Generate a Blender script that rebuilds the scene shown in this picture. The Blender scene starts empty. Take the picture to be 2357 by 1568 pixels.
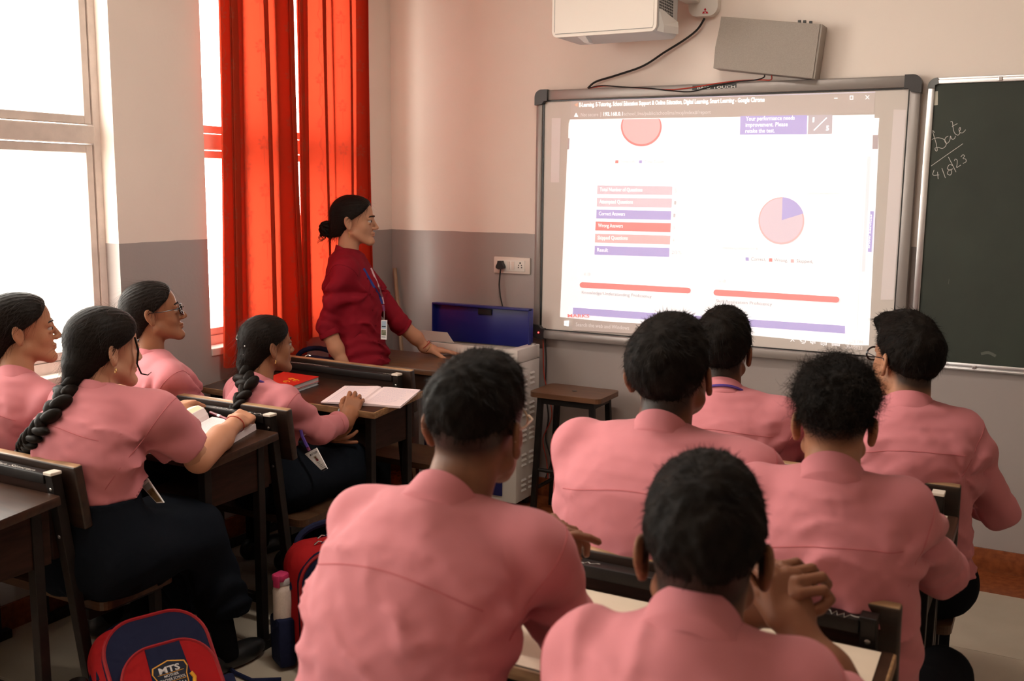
import bpy, bmesh, math, random
import numpy as np
from mathutils import Vector, Matrix
random.seed(7); RNG = np.random.default_rng(7)
scene = bpy.context.scene
COL = scene.collection

# ------------------------------------------------------------------ camera
CAM_F = 2316.65                                   # focal length in pixels of the 2357 x 1568 frame
CAM_YAW, CAM_PITCH, CAM_ROLL = [math.radians(a) for a in (-28.2444, 8.6175, -0.5775)]
CAM = np.array([3.23, -4.60, 1.601])
_c, _s = math.cos, math.sin
_fwd = np.array([_s(CAM_YAW)*_c(CAM_PITCH), _c(CAM_YAW)*_c(CAM_PITCH), -_s(CAM_PITCH)])
_right = np.array([_c(CAM_YAW), -_s(CAM_YAW), 0.0]); _down = np.cross(_fwd, _right)
_r2 = _c(CAM_ROLL)*_right + _s(CAM_ROLL)*_down; _d2 = -_s(CAM_ROLL)*_right + _c(CAM_ROLL)*_down
cam_data = bpy.data.cameras.new('camera'); cam = bpy.data.objects.new('camera', cam_data); COL.objects.link(cam)
cam_data.sensor_width = 36.0; cam_data.lens = CAM_F*36.0/2357.0
cam_data.clip_start = 0.05; cam_data.clip_end = 200
cam.matrix_world = Matrix(((_r2[0], -_d2[0], -_fwd[0], CAM[0]), (_r2[1], -_d2[1], -_fwd[1], CAM[1]), (_r2[2], -_d2[2], -_fwd[2], CAM[2]), (0, 0, 0, 1)))
cam_data.dof.use_dof = True; cam_data.dof.focus_distance = 3.7; cam_data.dof.aperture_fstop = 5.0
scene.camera = cam

# ------------------------------------------------------------------ daylight
world = bpy.data.worlds.new('world'); scene.world = world; world.use_nodes = True
_bg = world.node_tree.nodes['Background']
_bg.inputs[0].default_value = (1.0, 0.93, 0.86, 1); _bg.inputs[1].default_value = 14.0
def portal(name, y0, y1, z0, z1, x=-0.20):
    l = bpy.data.lights.new(name, 'AREA'); l.shape = 'RECTANGLE'; l.size = y1-y0; l.size_y = z1-z0
    o = bpy.data.objects.new(name, l); COL.objects.link(o)
    o.location = (x, (y0+y1)/2, (z0+z1)/2); o.rotation_euler = (math.pi/2, 0, -math.pi/2)
    l.cycles.is_portal = True
    return o
scene.cycles.max_bounces = 9; scene.cycles.diffuse_bounces = 5; scene.cycles.glossy_bounces = 3
scene.cycles.transmission_bounces = 6; scene.cycles.transparent_max_bounces = 12
scene.cycles.caustics_reflective = False; scene.cycles.caustics_refractive = False
scene.cycles.sample_clamp_indirect = 6.0
vs = scene.view_settings; vs.view_transform = 'Standard'; vs.look = 'None'; vs.gamma = 1.0; vs.use_curve_mapping = False
vs.exposure = 0.12

# ------------------------------------------------------------------ helpers
def ray(u, v):
    k = np.array([(u-1178.5)/CAM_F, (v-784.0)/CAM_F, 1.0]); return k[0]*_r2 + k[1]*_d2 + k[2]*_fwd
def onY(u, v, Y): d = ray(u, v); return CAM + d*(Y-CAM[1])/d[1]
def onZ(u, v, Z): d = ray(u, v); return CAM + d*(Z-CAM[2])/d[2]
def V(*a): return np.array(a, float)
def nrm(v): v = np.asarray(v, float); return v/max(1e-9, np.linalg.norm(v))

MATS = {}
def srgb(r, g, b):
    f = lambda c: (c/255/12.92) if c/255 <= 0.04045 else ((c/255+0.055)/1.055)**2.4
    return (f(r), f(g), f(b), 1.0)
def mat(name, col, rough=0.6, spec=0.4, var=0.0, scale=8.0, bump=0.0, bscale=60.0, metal=0.0, col2=None, stretch=None, attr=None, sheen=0.0, sss=0.0, coat=0.0):
    m = bpy.data.materials.new(name); m.use_nodes = True; nt = m.node_tree; N = nt.nodes; L = nt.links
    b = N['Principled BSDF']; b.inputs['Roughness'].default_value = rough; b.inputs['Metallic'].default_value = metal
    b.inputs['Specular IOR Level'].default_value = spec
    b.inputs['Base Color'].default_value = col
    if sheen: b.inputs['Sheen Weight'].default_value = sheen
    if coat: b.inputs['Coat Weight'].default_value = coat
    if sss: b.inputs['Subsurface Weight'].default_value = sss; b.inputs['Subsurface Radius'].default_value = (0.012, 0.005, 0.003); b.inputs['Subsurface Scale'].default_value = 1.0
    tc = N.new('ShaderNodeTexCoord'); mp = N.new('ShaderNodeMapping'); L.new(tc.outputs['Object'], mp.inputs[0])
    if stretch: mp.inputs['Scale'].default_value = stretch
    src = None
    if attr:
        a = N.new('ShaderNodeAttribute'); a.attribute_name = attr; src = a.outputs['Color']; L.new(src, b.inputs['Base Color'])
    if var or col2:
        n = N.new('ShaderNodeTexNoise'); n.inputs['Scale'].default_value = scale; n.inputs['Detail'].default_value = 5.0
        L.new(mp.outputs[0], n.inputs['Vector'])
        r = N.new('ShaderNodeValToRGB'); L.new(n.outputs['Fac'], r.inputs[0])
        if col2: lo, hi = col, col2
        else: lo = tuple(c*(1-var) for c in col[:3])+(1,); hi = tuple(min(1, c*(1+var)) for c in col[:3])+(1,)
        r.color_ramp.elements[0].position = 0.32; r.color_ramp.elements[1].position = 0.68
        r.color_ramp.elements[0].color = lo; r.color_ramp.elements[1].color = hi
        if src is None: L.new(r.outputs[0], b.inputs['Base Color'])
    if bump:
        n2 = N.new('ShaderNodeTexNoise'); n2.inputs['Scale'].default_value = bscale; n2.inputs['Detail'].default_value = 4.0
        L.new(mp.outputs[0], n2.inputs['Vector'])
        bp = N.new('ShaderNodeBump'); bp.inputs['Strength'].default_value = bump; bp.inputs['Distance'].default_value = 0.004
        L.new(n2.outputs['Fac'], bp.inputs['Height']); L.new(bp.outputs[0], b.inputs['Normal'])
    MATS[name] = m
    return m
def emit(name, col, strength, base=None):
    m = bpy.data.materials.new(name); m.use_nodes = True; b = m.node_tree.nodes['Principled BSDF']
    b.inputs['Base Color'].default_value = base or (0.6, 0.6, 0.6, 1); b.inputs['Roughness'].default_value = 0.6
    b.inputs['Emission Color'].default_value = col; b.inputs['Emission Strength'].default_value = strength
    MATS[name] = m; return m

def link(o, parent=None):
    COL.objects.link(o)
    if parent is not None: o.parent = parent
    return o
def tag(o, label=None, cat=None, group=None, kind=None):
    if label: o['label'] = label
    if cat: o['category'] = cat
    if group: o['group'] = group
    if kind: o['kind'] = kind
    return o
def empty(name, loc=(0, 0, 0), rz=0.0):
    o = bpy.data.objects.new(name, None); o.empty_display_size = 0.05; COL.objects.link(o)
    o.location = loc; o.rotation_euler = (0, 0, rz); return o
def thing(name, loc, label, cat, group=None, rz=0.0): return tag(empty(name, loc, rz), label, cat, group)
def mesh_obj(name, verts, faces, m, parent=None, smooth=False):
    me = bpy.data.meshes.new(name); me.from_pydata([tuple(map(float, v)) for v in verts], [], [tuple(map(int, f)) for f in faces]); me.update()
    if m is not None: me.materials.append(MATS[m] if isinstance(m, str) else m)
    if smooth: me.polygons.foreach_set('use_smooth', [True]*len(me.polygons))
    return link(bpy.data.objects.new(name, me), parent)

class MB:
    """collects simple solids and links them as one mesh object"""
    def __init__(s): s.v = []; s.f = []
    def add(s, v, f):
        n = len(s.v); s.v += [tuple(map(float, p)) for p in v]; s.f += [tuple(int(i)+n for i in q) for q in f]; return s
    def box(s, a, b, bev=0.0):
        (x0, y0, z0), (x1, y1, z1) = [(min(p, q)) for p, q in zip(a, b)], [(max(p, q)) for p, q in zip(a, b)]
        if bev <= 0:
            v = [(x, y, z) for z in (z0, z1) for y in (y0, y1) for x in (x0, x1)]
            f = [(0, 2, 3, 1), (4, 5, 7, 6), (0, 1, 5, 4), (2, 6, 7, 3), (0, 4, 6, 2), (1, 3, 7, 5)]
            return s.add(v, f)
        bm = bmesh.new(); bmesh.ops.create_cube(bm, size=1.0)
        bmesh.ops.scale(bm, vec=(x1-x0, y1-y0, z1-z0), verts=bm.verts); bmesh.ops.translate(bm, vec=((x0+x1)/2, (y0+y1)/2, (z0+z1)/2), verts=bm.verts)
        bmesh.ops.bevel(bm, geom=bm.edges[:], offset=min(bev, 0.45*min(x1-x0, y1-y0, z1-z0)), segments=2, affect='EDGES', profile=0.5)
        return s.bm(bm)
    def bm(s, bm):
        bm.verts.index_update(); s.add([v.co for v in bm.verts], [[v.index for v in f.verts] for f in bm.faces]); bm.free(); return s
    def bar(s, a, b, w, h=None, up=(0, 0, 1), bev=0.0):
        """rectangular bar from a to b, w across, h along the up side"""
        h = h or w; a = V(*a); b = V(*b); d = nrm(b-a); x = nrm(np.cross(d, up)) if abs(np.dot(d, up)) < 0.99 else V(1, 0, 0); y = np.cross(x, d)
        bm = bmesh.new(); bmesh.ops.create_cube(bm, size=1.0)
        bmesh.ops.scale(bm, vec=(w, np.linalg.norm(b-a), h), verts=bm.verts)
        if bev: bmesh.ops.bevel(bm, geom=bm.edges[:], offset=bev, segments=2, affect='EDGES', profile=0.5)
        c = (a+b)/2
        M = Matrix(((x[0], d[0], y[0], c[0]), (x[1], d[1], y[1], c[1]), (x[2], d[2], y[2], c[2]), (0, 0, 0, 1)))
        bm.transform(M); return s.bm(bm)
    def tube(s, pts, r, n=8, caps=True):
        pts = [V(*p) for p in pts]; m = len(pts); rr = r if hasattr(r, '__len__') else [r]*m
        ring = []; up = None
        for i, p in enumerate(pts):
            t = nrm(pts[min(i+1, m-1)]-pts[max(i-1, 0)])
            if up is None: up = nrm(np.cross(t, (0, 0, 1) if abs(t[2]) < 0.9 else (1, 0, 0)))
            up = nrm(up-np.dot(up, t)*t); w = np.cross(t, up)
            ring.append([p+rr[i]*(math.cos(2*math.pi*k/n)*up+math.sin(2*math.pi*k/n)*w) for k in range(n)])
        v = [q for rg in ring for q in rg]; f = []
        for i in range(m-1):
            for k in range(n): f.append((i*n+k, i*n+(k+1) % n, (i+1)*n+(k+1) % n, (i+1)*n+k))
        if caps: f.append(tuple(range(n-1, -1, -1))); f.append(tuple((m-1)*n+k for k in range(n)))
        return s.add(v, f)
    def lathe(s, prof, c, axis=(0, 0, 1), n=20):
        ax = nrm(axis); u = nrm(np.cross(ax, (0, 1, 0) if abs(ax[1]) < 0.9 else (1, 0, 0))); w = np.cross(ax, u); c = V(*c)
        v = []; f = []
        for r, z in prof: v += [c+ax*z+r*(math.cos(2*math.pi*k/n)*u+math.sin(2*math.pi*k/n)*w) for k in range(n)]
        for i in range(len(prof)-1):
            for k in range(n): f.append((i*n+k, i*n+(k+1) % n, (i+1)*n+(k+1) % n, (i+1)*n+k))
        f.append(tuple(range(n-1, -1, -1))); f.append(tuple((len(prof)-1)*n+k for k in range(n)))
        return s.add(v, f)
    def prism(s, poly, d):
        """closed polygon of 3-D points pushed along vector d"""
        n = len(poly); d = V(*d); v = [V(*p) for p in poly]+[V(*p)+d for p in poly]
        f = [tuple(range(n-1, -1, -1)), tuple(range(n, 2*n))]+[(k, (k+1) % n, n+(k+1) % n, n+k) for k in range(n)]
        return s.add(v, f)
    def build(s, name, m, parent=None, smooth=False, off=None):
        v = s.v if off is None else [tuple(np.array(p)-np.array(off)) for p in s.v]
        o = mesh_obj(name, v, s.f, m, parent, False)
        bm = bmesh.new(); bm.from_mesh(o.data); bmesh.ops.recalc_face_normals(bm, faces=bm.faces[:]); bm.to_mesh(o.data); bm.free()
        if smooth:
            o.data.polygons.foreach_set('use_smooth', [True]*len(o.data.polygons))
            try: o.data.set_sharp_from_angle(angle=math.radians(38))
            except Exception: pass
        return o
def box(name, a, b, m, parent=None, bev=0.0): return MB().box(a, b, bev).build(name, m, parent, smooth=bev > 0)
def struct(o): o['kind'] = 'structure'; return o
def text_mesh(s, bold=0.0):
    cu = bpy.data.curves.new('t', 'FONT'); cu.body = s; cu.size = 1.0; cu.offset = bold; cu.resolution_u = 2
    o = bpy.data.objects.new('t', cu); COL.objects.link(o); bpy.context.view_layer.update()
    me = bpy.data.meshes.new_from_object(o.evaluated_get(bpy.context.evaluated_depsgraph_get()))
    bpy.data.objects.remove(o); bpy.data.curves.remove(cu)
    v = np.zeros(len(me.vertices)*3); me.vertices.foreach_get('co', v); v = v.reshape(-1, 3)
    f = [tuple(p.vertices) for p in me.polygons]; bpy.data.meshes.remove(me)
    return v, f
def text_obj(name, s, p0, p1, h, m, parent=None, n=(0, -1, 0), bold=0.0, shear=0.0, origin=(0, 0, 0)):
    """flat lettering whose baseline runs from p0 to p1, h tall (capital height), facing n"""
    v, f = text_mesh(s, bold)
    if not len(v): return None
    x0, x1 = v[:, 0].min(), v[:, 0].max(); p0 = V(*p0); p1 = V(*p1); ux = p1-p0; w = np.linalg.norm(ux); ux = ux/w
    uz = nrm(np.cross(n, ux)); k = w/(x1-x0); kz = h/0.70
    P = p0+np.outer((v[:, 0]-x0)*k+shear*v[:, 1]*kz, ux)+np.outer(v[:, 1]*kz, uz)-np.array(origin)
    return mesh_obj(name, P, f, m, parent)
# ------------------------------------------------------------------ room materials
def paint_mat(name, zsplit, up, low):
    m = bpy.data.materials.new(name); m.use_nodes = True; nt = m.node_tree; N = nt.nodes; L = nt.links; b = N['Principled BSDF']
    g = N.new('ShaderNodeNewGeometry'); sp = N.new('ShaderNodeSeparateXYZ'); L.new(g.outputs['Position'], sp.inputs[0])
    ns = N.new('ShaderNodeTexNoise'); ns.inputs['Scale'].default_value = 9; L.new(g.outputs['Position'], ns.inputs['Vector'])
    ad = N.new('ShaderNodeMath'); ad.operation = 'MULTIPLY_ADD'; ad.inputs[1].default_value = 0.006; L.new(ns.outputs['Fac'], ad.inputs[0]); L.new(sp.outputs['Z'], ad.inputs[2])
    gt = N.new('ShaderNodeMath'); gt.operation = 'GREATER_THAN'; gt.inputs[1].default_value = zsplit+0.003; L.new(ad.outputs[0], gt.inputs[0])
    mx = N.new('ShaderNodeMix'); mx.data_type = 'RGBA'; L.new(gt.outputs[0], mx.inputs[0]); mx.inputs[6].default_value = low; mx.inputs[7].default_value = up
    n2 = N.new('ShaderNodeTexNoise'); n2.inputs['Scale'].default_value = 2.2; n2.inputs['Detail'].default_value = 6; L.new(g.outputs['Position'], n2.inputs['Vector'])
    mr = N.new('ShaderNodeMapRange'); mr.inputs[3].default_value = 0.94; mr.inputs[4].default_value = 1.04; L.new(n2.outputs['Fac'], mr.inputs[0])
    mm = N.new('ShaderNodeMix'); mm.data_type = 'RGBA'; mm.blend_type = 'MULTIPLY'; mm.inputs[0].default_value = 1; L.new(mx.outputs[2], mm.inputs[6]); L.new(mr.outputs[0], mm.inputs[7])
    L.new(mm.outputs[2], b.inputs['Base Color'])
    rr = N.new('ShaderNodeMapRange'); rr.inputs[3].default_value = 0.30; rr.inputs[4].default_value = 0.6; L.new(gt.outputs[0], rr.inputs[0]); L.new(rr.outputs[0], b.inputs['Roughness'])
    n3 = N.new('ShaderNodeTexNoise'); n3.inputs['Scale'].default_value = 70; n3.inputs['Detail'].default_value = 3; L.new(g.outputs['Position'], n3.inputs['Vector'])
    bp = N.new('ShaderNodeBump'); bp.inputs['Strength'].default_value = 0.10; bp.inputs['Distance'].default_value = 0.004; L.new(n3.outputs['Fac'], bp.inputs['Height']); L.new(bp.outputs[0], b.inputs['Normal'])
    MATS[name] = m; return m
ZD = 1.37                                              # top of the grey dado
paint_mat('wall_paint', ZD, (0.88, 0.78, 0.71, 1), (0.36, 0.315, 0.30, 1))
mat('ceiling_paint', (0.80, 0.76, 0.70, 1), 0.8, 0.2)
mat('floor_tile', (0.45, 0.39, 0.31, 1), 0.24, 0.4, scale=2.4, col2=(0.37, 0.32, 0.25, 1))
mat('grout', (0.30, 0.27, 0.22, 1), 0.9, 0.1)
mat('granite', (0.26, 0.075, 0.025, 1), 0.25, 0.5, scale=40, col2=(0.17, 0.045, 0.016, 1))
mat('frame_paint', (0.70, 0.61, 0.56, 1), 0.55, 0.3, var=0.08, scale=14, bump=0.25, bscale=25)
mat('frame_pink', (0.74, 0.50, 0.43, 1), 0.55, 0.3, var=0.08, scale=14)
mat('pale_ground', (0.62, 0.58, 0.52, 1), 0.9, 0.1)
def glass_mat():
    m = bpy.data.materials.new('window_glass'); m.use_nodes = True; nt = m.node_tree; N = nt.nodes; L = nt.links; N.remove(N['Principled BSDF'])
    t = N.new('ShaderNodeBsdfTransparent'); t.inputs[0].default_value = (0.96, 0.97, 0.96, 1); g = N.new('ShaderNodeBsdfGlossy'); g.inputs['Roughness'].default_value = 0.05
    mx = N.new('ShaderNodeMixShader'); mx.inputs[0].default_value = 0.05
    L.new(t.outputs[0], mx.inputs[1]); L.new(g.outputs[0], mx.inputs[2]); L.new(mx.outputs[0], N['Material Output'].inputs[0])
    MATS['window_glass'] = m
glass_mat()

# ------------------------------------------------------------------ shell
RX, RY, RZ = 7.2, -8.0, 3.15
struct(box('ceiling', (-0.25, RY, RZ), (RX, 0.2, RZ+0.15), 'ceiling_paint'))
struct(box('wall_front', (-0.25, 0.0, 0), (RX, 0.2, RZ), 'wall_paint'))
struct(box('wall_right', (RX, RY, 0), (RX+0.2, 0.2, RZ), 'wall_paint'))
struct(box('wall_back', (-0.25, RY-0.2, 0), (RX+0.2, RY, RZ), 'wall_paint'))
WIN = [(-3.20, -1.849), (-1.379, -0.33), (-5.15, -3.72), (-7.2, -5.7)]      # openings in the left wall
W0, W1 = 0.885, 2.78
wl = MB(); wl.box((-0.25, RY, 0), (0, 0, W0)); wl.box((-0.25, RY, W1), (0, 0, RZ))
cuts = sorted(WIN); y = RY
for a, b in cuts: wl.box((-0.25, y, W0), (0, a, W1)); y = b
wl.box((-0.25, y, W0), (0, 0, W1))
struct(wl.build('wall_left', 'wall_paint'))
struct(box('courtyard_ground', (-14, -16, -0.32), (-0.25, 8, -0.30), 'pale_ground'))
# floor: slab with single tiles, brown granite border and skirting along the walls
BORD = 0.262
fl = struct(box('floor', (-0.25, RY, -0.08), (RX, 0.0, -0.004), 'grout'))
T = 0.60; tm = None
XT = 5.4; xs = np.arange(0.0, XT-0.01, T); ys = np.arange(-BORD, -5.5, -T)
for x in xs:
    for yy in ys:
        w = min(T, XT-x)
        if tm is None or abs(w-T) > 1e-6:
            q = MB().box((0.0012, -T+0.0012, -0.012), (w-0.0012, -0.0012, 0.0), 0.0009).build('tile', 'floor_tile', fl)
            if abs(w-T) <= 1e-6: tm = q.data
        else: q = link(bpy.data.objects.new('tile', tm), fl)
        q.location = (x, yy, 0)
far = MB().box((0, RY, -0.012), (XT, ys[-1]-T-0.001, 0)).box((XT+0.001, RY, -0.012), (RX, -BORD, 0)).build('tile_field', 'floor_tile', fl); far['kind'] = 'stuff'
struct(box('trim_1', (0.0, -BORD+0.001, -0.012), (RX, -0.001, 0.0), 'granite'))
struct(box('baseboard_front', (0.012, -0.012, 0.0), (RX, 0.0, 0.098), 'granite', bev=0.0015))
struct(box('baseboard_left', (0.0, RY, 0.0), (0.012, 0.0, 0.098), 'granite', bev=0.0015))

# ------------------------------------------------------------------ windows
def window(n, y0, y1, fm, mull=True):
    r = empty('window_%d' % n, (-0.09, (y0+y1)/2, W0)); struct(r); o = V(-0.09, (y0+y1)/2, W0)
    def part(name, mb, m): return mb.build(name, m, r, off=o)
    F = 0.030; X0, X1 = -0.135, -0.075
    part('outer_frame', MB().box((X0, y0, W0), (X1, y0+F, W1)).box((X0, y1-F, W0), (X1, y1, W1)).box((X0, y0+F, W1-F), (X1, y1-F, W1)).box((X0, y0+F, W0), (X1, y1-F, W0+0.045)), fm)
    part('transom', MB().box((X0-0.004, y0+F, 1.755), (X1+0.008, y1-F, 1.822), 0.004), fm)
    part('sill', MB().box((-0.25, y0, W0-0.03), (0.006, y1, W0+0.004), 0.004), 'frame_paint')
    ym = (y0+y1)/2; bays = [(y0+F, ym-0.025), (ym+0.025, y1-F)]
    part('mullion', MB().box((X0, ym-0.025, W0+0.045), (X1, ym+0.025, W1-F)), fm)
    for a, b in bays:
        for z0, z1 in ((W0+0.045, 1.752), (1.825, W1-F)):
            S = 0.034; s = MB(); xa, xb = X0+0.012, X1-0.006
            s.box((xa, a+0.003, z0+0.002), (xb, a+S, z1-0.002), 0.003).box((xa, b-S, z0+0.002), (xb, b-0.003, z1-0.002), 0.003)
            s.box((xa, a+S, z0+0.002), (xb, b-S, z0+S), 0.003).box((xa, a+S, z1-S), (xb, b-S, z1-0.002), 0.003)
            sh = part('sash', s, fm)
            g = MB().box((-0.106, a+S-0.004, z0+S-0.004), (-0.102, b-S+0.004, z1-S+0.004)).build('pane', 'window_glass', sh, off=o)
    portal('daylight_portal', y0, y1, W0, W1, -0.2)
window(1, *WIN[0], 'frame_paint'); window(2, *WIN[1], 'frame_pink'); window(3, *WIN[2], 'frame_paint'); window(4, *WIN[3], 'frame_paint')

# ------------------------------------------------------------------ curtain
def curtain_mat():
    m = bpy.data.materials.new('curtain_cloth'); m.use_nodes = True; nt = m.node_tree; N = nt.nodes; L = nt.links; N.remove(N['Principled BSDF'])
    uv = N.new('ShaderNodeUVMap'); sp = N.new('ShaderNodeSeparateXYZ'); L.new(uv.outputs[0], sp.inputs[0])
    def M(op, a, b=None, c=None):
        n = N.new('ShaderNodeMath'); n.operation = op
        for i, q in enumerate((a, b, c)):
            if q is None: continue
            if isinstance(q, (int, float)): n.inputs[i].default_value = q
            else: L.new(q, n.inputs[i])
        return n.outputs[0]
    def flower(du, dv, PU, PV, R, lobes):
        u = M('SUBTRACT', M('MODULO', M('ADD', sp.outputs[0], du+50*PU), PU), PU/2); v = M('SUBTRACT', M('MODULO', M('ADD', sp.outputs[1], dv+50*PV), PV), PV/2)
        r = M('SQRT', M('ADD', M('MULTIPLY', u, u), M('MULTIPLY', M('MULTIPLY', v, 0.62), M('MULTIPLY', v, 0.62)))); th = M('ARCTAN2', u, v)
        pet = M('ABSOLUTE', M('COSINE', M('MULTIPLY', th, lobes/2.0))); lim = M('MULTIPLY', M('ADD', M('MULTIPLY', pet, 0.75), 0.25), R)
        inn = M('LESS_THAN', r, lim); hol = M('GREATER_THAN', r, M('MULTIPLY', lim, 0.55)); stem = M('MULTIPLY', M('LESS_THAN', M('ABSOLUTE', u), 0.0012), M('LESS_THAN', v, 0.0))
        return M('MAXIMUM', M('MULTIPLY', inn, hol), stem)
    wave = M('LESS_THAN', M('ABSOLUTE', M('SUBTRACT', M('SUBTRACT', M('MODULO', M('ADD', sp.outputs[0], 5.0), 0.115), 0.0575), M('MULTIPLY', M('SINE', M('MULTIPLY', sp.outputs[1], 62.0)), 0.008))), 0.0016)
    fac = M('MAXIMUM', M('MAXIMUM', flower(0.0, 0.0, 0.115, 0.21, 0.021, 7), flower(0.0575, 0.10, 0.115, 0.21, 0.017, 5)), wave)
    mx = N.new('ShaderNodeMix'); mx.data_type = 'RGBA'; L.new(M('MULTIPLY', fac, 0.5), mx.inputs[0]); mx.inputs[6].default_value = (0.50, 0.042, 0.018, 1); mx.inputs[7].default_value = (0.47, 0.11, 0.06, 1)
    d = N.new('ShaderNodeBsdfDiffuse'); L.new(mx.outputs[2], d.inputs[0]); t = N.new('ShaderNodeBsdfTranslucent'); t.inputs[0].default_value = (0.80, 0.060, 0.018, 1)
    tm = N.new('ShaderNodeMix'); tm.data_type = 'RGBA'; L.new(fac, tm.inputs[0]); tm.inputs[6].default_value = (0.52, 0.052, 0.022, 1); tm.inputs[7].default_value = (0.38, 0.034, 0.016, 1); L.new(tm.outputs[2], t.inputs[0])
    ms = N.new('ShaderNodeMixShader'); ms.inputs[0].default_value = 0.36; L.new(d.outputs[0], ms.inputs[1]); L.new(t.outputs[0], ms.inputs[2])
    nz = N.new('ShaderNodeTexNoise'); nz.inputs['Scale'].default_value = 900; L.new(uv.outputs[0], nz.inputs['Vector'])
    bp = N.new('ShaderNodeBump'); bp.inputs['Strength'].default_value = 0.25; bp.inputs['Distance'].default_value = 0.001; L.new(M('ADD', nz.outputs['Fac'], fac), bp.inputs['Height']); L.new(bp.outputs[0], d.inputs['Normal'])
    L.new(ms.outputs[0], N['Material Output'].inputs[0]); MATS['curtain_cloth'] = m
curtain_mat()
def curtain_panel(name, y0, y1, zb, folds, amp, over, xbase, parent, seed, flare=0.0, turned=()):
    rg = random.Random(seed); n = 150; nz = 46; zt = 2.93; V_ = []; F_ = []; UV = []
    ph = [rg.uniform(-0.5, 0.5) for _ in range(6)]
    W = (y1-y0)
    for j in range(nz+1):
        tz = j/nz; z = zt+(zb-zt)*tz
        for i in range(n+1):
            s = i/n; a = 2*math.pi*folds*s+ph[0]+0.5*math.sin(2*math.pi*s+ph[1])
            k = 0.75+0.25*math.sin(3.1*s+ph[2])+0.10*math.sin(2.2*tz+5*s)
            yy = y0+W*s+over*math.sin(2*a+ph[3])*k+flare*tz**2*(0.5-s)*-1
            xx = xbase+amp*math.sin(a)*k*(0.85+0.25*tz)+0.006*math.sin(9*s+4*tz+ph[4])
            V_.append((xx, yy, z+0.006*math.sin(5*s+ph[5])*tz)); UV.append((s*W*2.1, z))
    for j in range(nz):
        for i in range(n): q = j*(n+1)+i; F_.append((q, q+1, q+n+2, q+n+1))
    for s0, s1 in turned:                                  # hems turned back behind the sheet double the cloth
        i0, i1 = int(s0*n), int(s1*n); b0 = len(V_); m_ = i1-i0+1
        for j in range(nz+1):
            for i in range(i0, i1+1): q = V_[j*(n+1)+i]; V_.append((q[0]-0.012, q[1]+0.002, q[2]+0.002)); UV.append(UV[j*(n+1)+i])
        for j in range(nz):
            for i in range(m_-1): q = b0+j*m_+i; F_.append((q, q+1, q+m_+1, q+m_))
    me = bpy.data.meshes.new(name); me.from_pydata(V_, [], F_); me.materials.append(MATS['curtain_cloth'])
    uvl = me.uv_layers.new(name='UVMap'); li = np.zeros(len(me.loops), int); me.loops.foreach_get('vertex_index', li); uvl.data.foreach_set('uv', np.array(UV)[li].ravel())
    me.polygons.foreach_set('use_smooth', [True]*len(me.polygons))
    return link(bpy.data.objects.new(name, me), parent)
mat('rod_steel', (0.55, 0.52, 0.5, 1), 0.3, 0.5, metal=1.0)
cl = tag(curtain_panel('curtain', -1.315, -0.885, 0.805, 2.4, 0.036, 0.042, 0.070, None, 3, 0.06, ((0.0, 0.24), (0.70, 1.0))), 'red-orange patterned curtain panel nearest the grey pillar, hanging lowest', 'curtain', 'curtain panels at the second window')
cr = tag(curtain_panel('curtain', -0.868, -0.305, 0.858, 3.2, 0.034, 0.036, 0.066, None, 5, 0.0, ((0.0, 0.14), (0.86, 1.0))), 'red-orange patterned curtain panel behind the standing teacher, nearest the room corner', 'curtain', 'curtain panels at the second window')
rod = thing('curtain_rod', (0.08, -0.85, 2.95), 'steel curtain rod above the curtained window', 'rod')
MB().tube([(0, -0.62, 0), (0, 0.62, 0)], 0.011, 12).build('pole', 'rod_steel', rod, smooth=True)
for yy in (-0.6, 0.6): MB().bar((-0.08, yy, 0), (0, yy, 0), 0.02).build('bracket', 'rod_steel', rod)
# ------------------------------------------------------------------ interactive whiteboard with the projected page
mat('board_frame', (0.30, 0.27, 0.255, 1), 0.38, 0.5, metal=0.35)
mat('board_corner', (0.035, 0.033, 0.034, 1), 0.4, 0.5)
mat('board_surface', (0.72, 0.655, 0.61, 1), 0.45, 0.35)
mat('black_plastic', (0.012, 0.012, 0.012, 1), 0.35, 0.5)
mat('white_plastic', (0.78, 0.75, 0.70, 1), 0.4, 0.45)
BX0, BX1, BZ0, BZ1, BT = 0.905, 2.690, 0.842, 2.080, 0.045
wb = thing('interactive_whiteboard', (1.80, 0.0, 0.85), 'grey-framed interactive whiteboard on the front wall showing a projected web page', 'whiteboard')
wo = (1.80, 0.0, 0.85)
FW = 0.058
def wpart(name, mb, m, smooth=False, par=None): return mb.build(name, m, par or wb, smooth, wo)
surf = wpart('writing_surface', MB().box((BX0+0.03, -0.030, BZ0+0.03), (BX1-0.03, -0.004, BZ1-0.03)), 'board_surface')
wpart('frame_rail', MB().box((BX0+0.05, -BT, BZ1-0.050), (BX1-0.05, -0.002, BZ1), 0.008), 'board_frame', True)
wpart('frame_rail', MB().box((BX0+0.05, -BT-0.012, BZ0), (BX1-0.05, -0.002, BZ0+0.044), 0.012), 'board_frame', True)
wpart('frame_rail', MB().box((BX0, -BT, BZ0+0.05), (BX0+0.034, -0.002, BZ1-0.05), 0.008), 'board_frame', True)
wpart('frame_rail', MB().box((BX1-0.046, -BT, BZ0+0.05), (BX1, -0.002, BZ1-0.05), 0.010), 'board_frame', True)
g = 0.006
wpart('gasket', MB().box((BX0+0.034, -0.036, BZ1-0.056), (BX1-0.044, -0.01, BZ1-0.049)).box((BX0+0.033, -0.036, BZ0+0.04), (BX0+0.042, -0.01, BZ1-0.05)).box((BX1-0.050, -0.036, BZ0+0.04), (BX1-0.045, -0.01, BZ1-0.05)).box((BX0+0.034, -0.036, BZ0+0.043), (BX1-0.044, -0.01, BZ0+0.049)), 'black_plastic')
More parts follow.
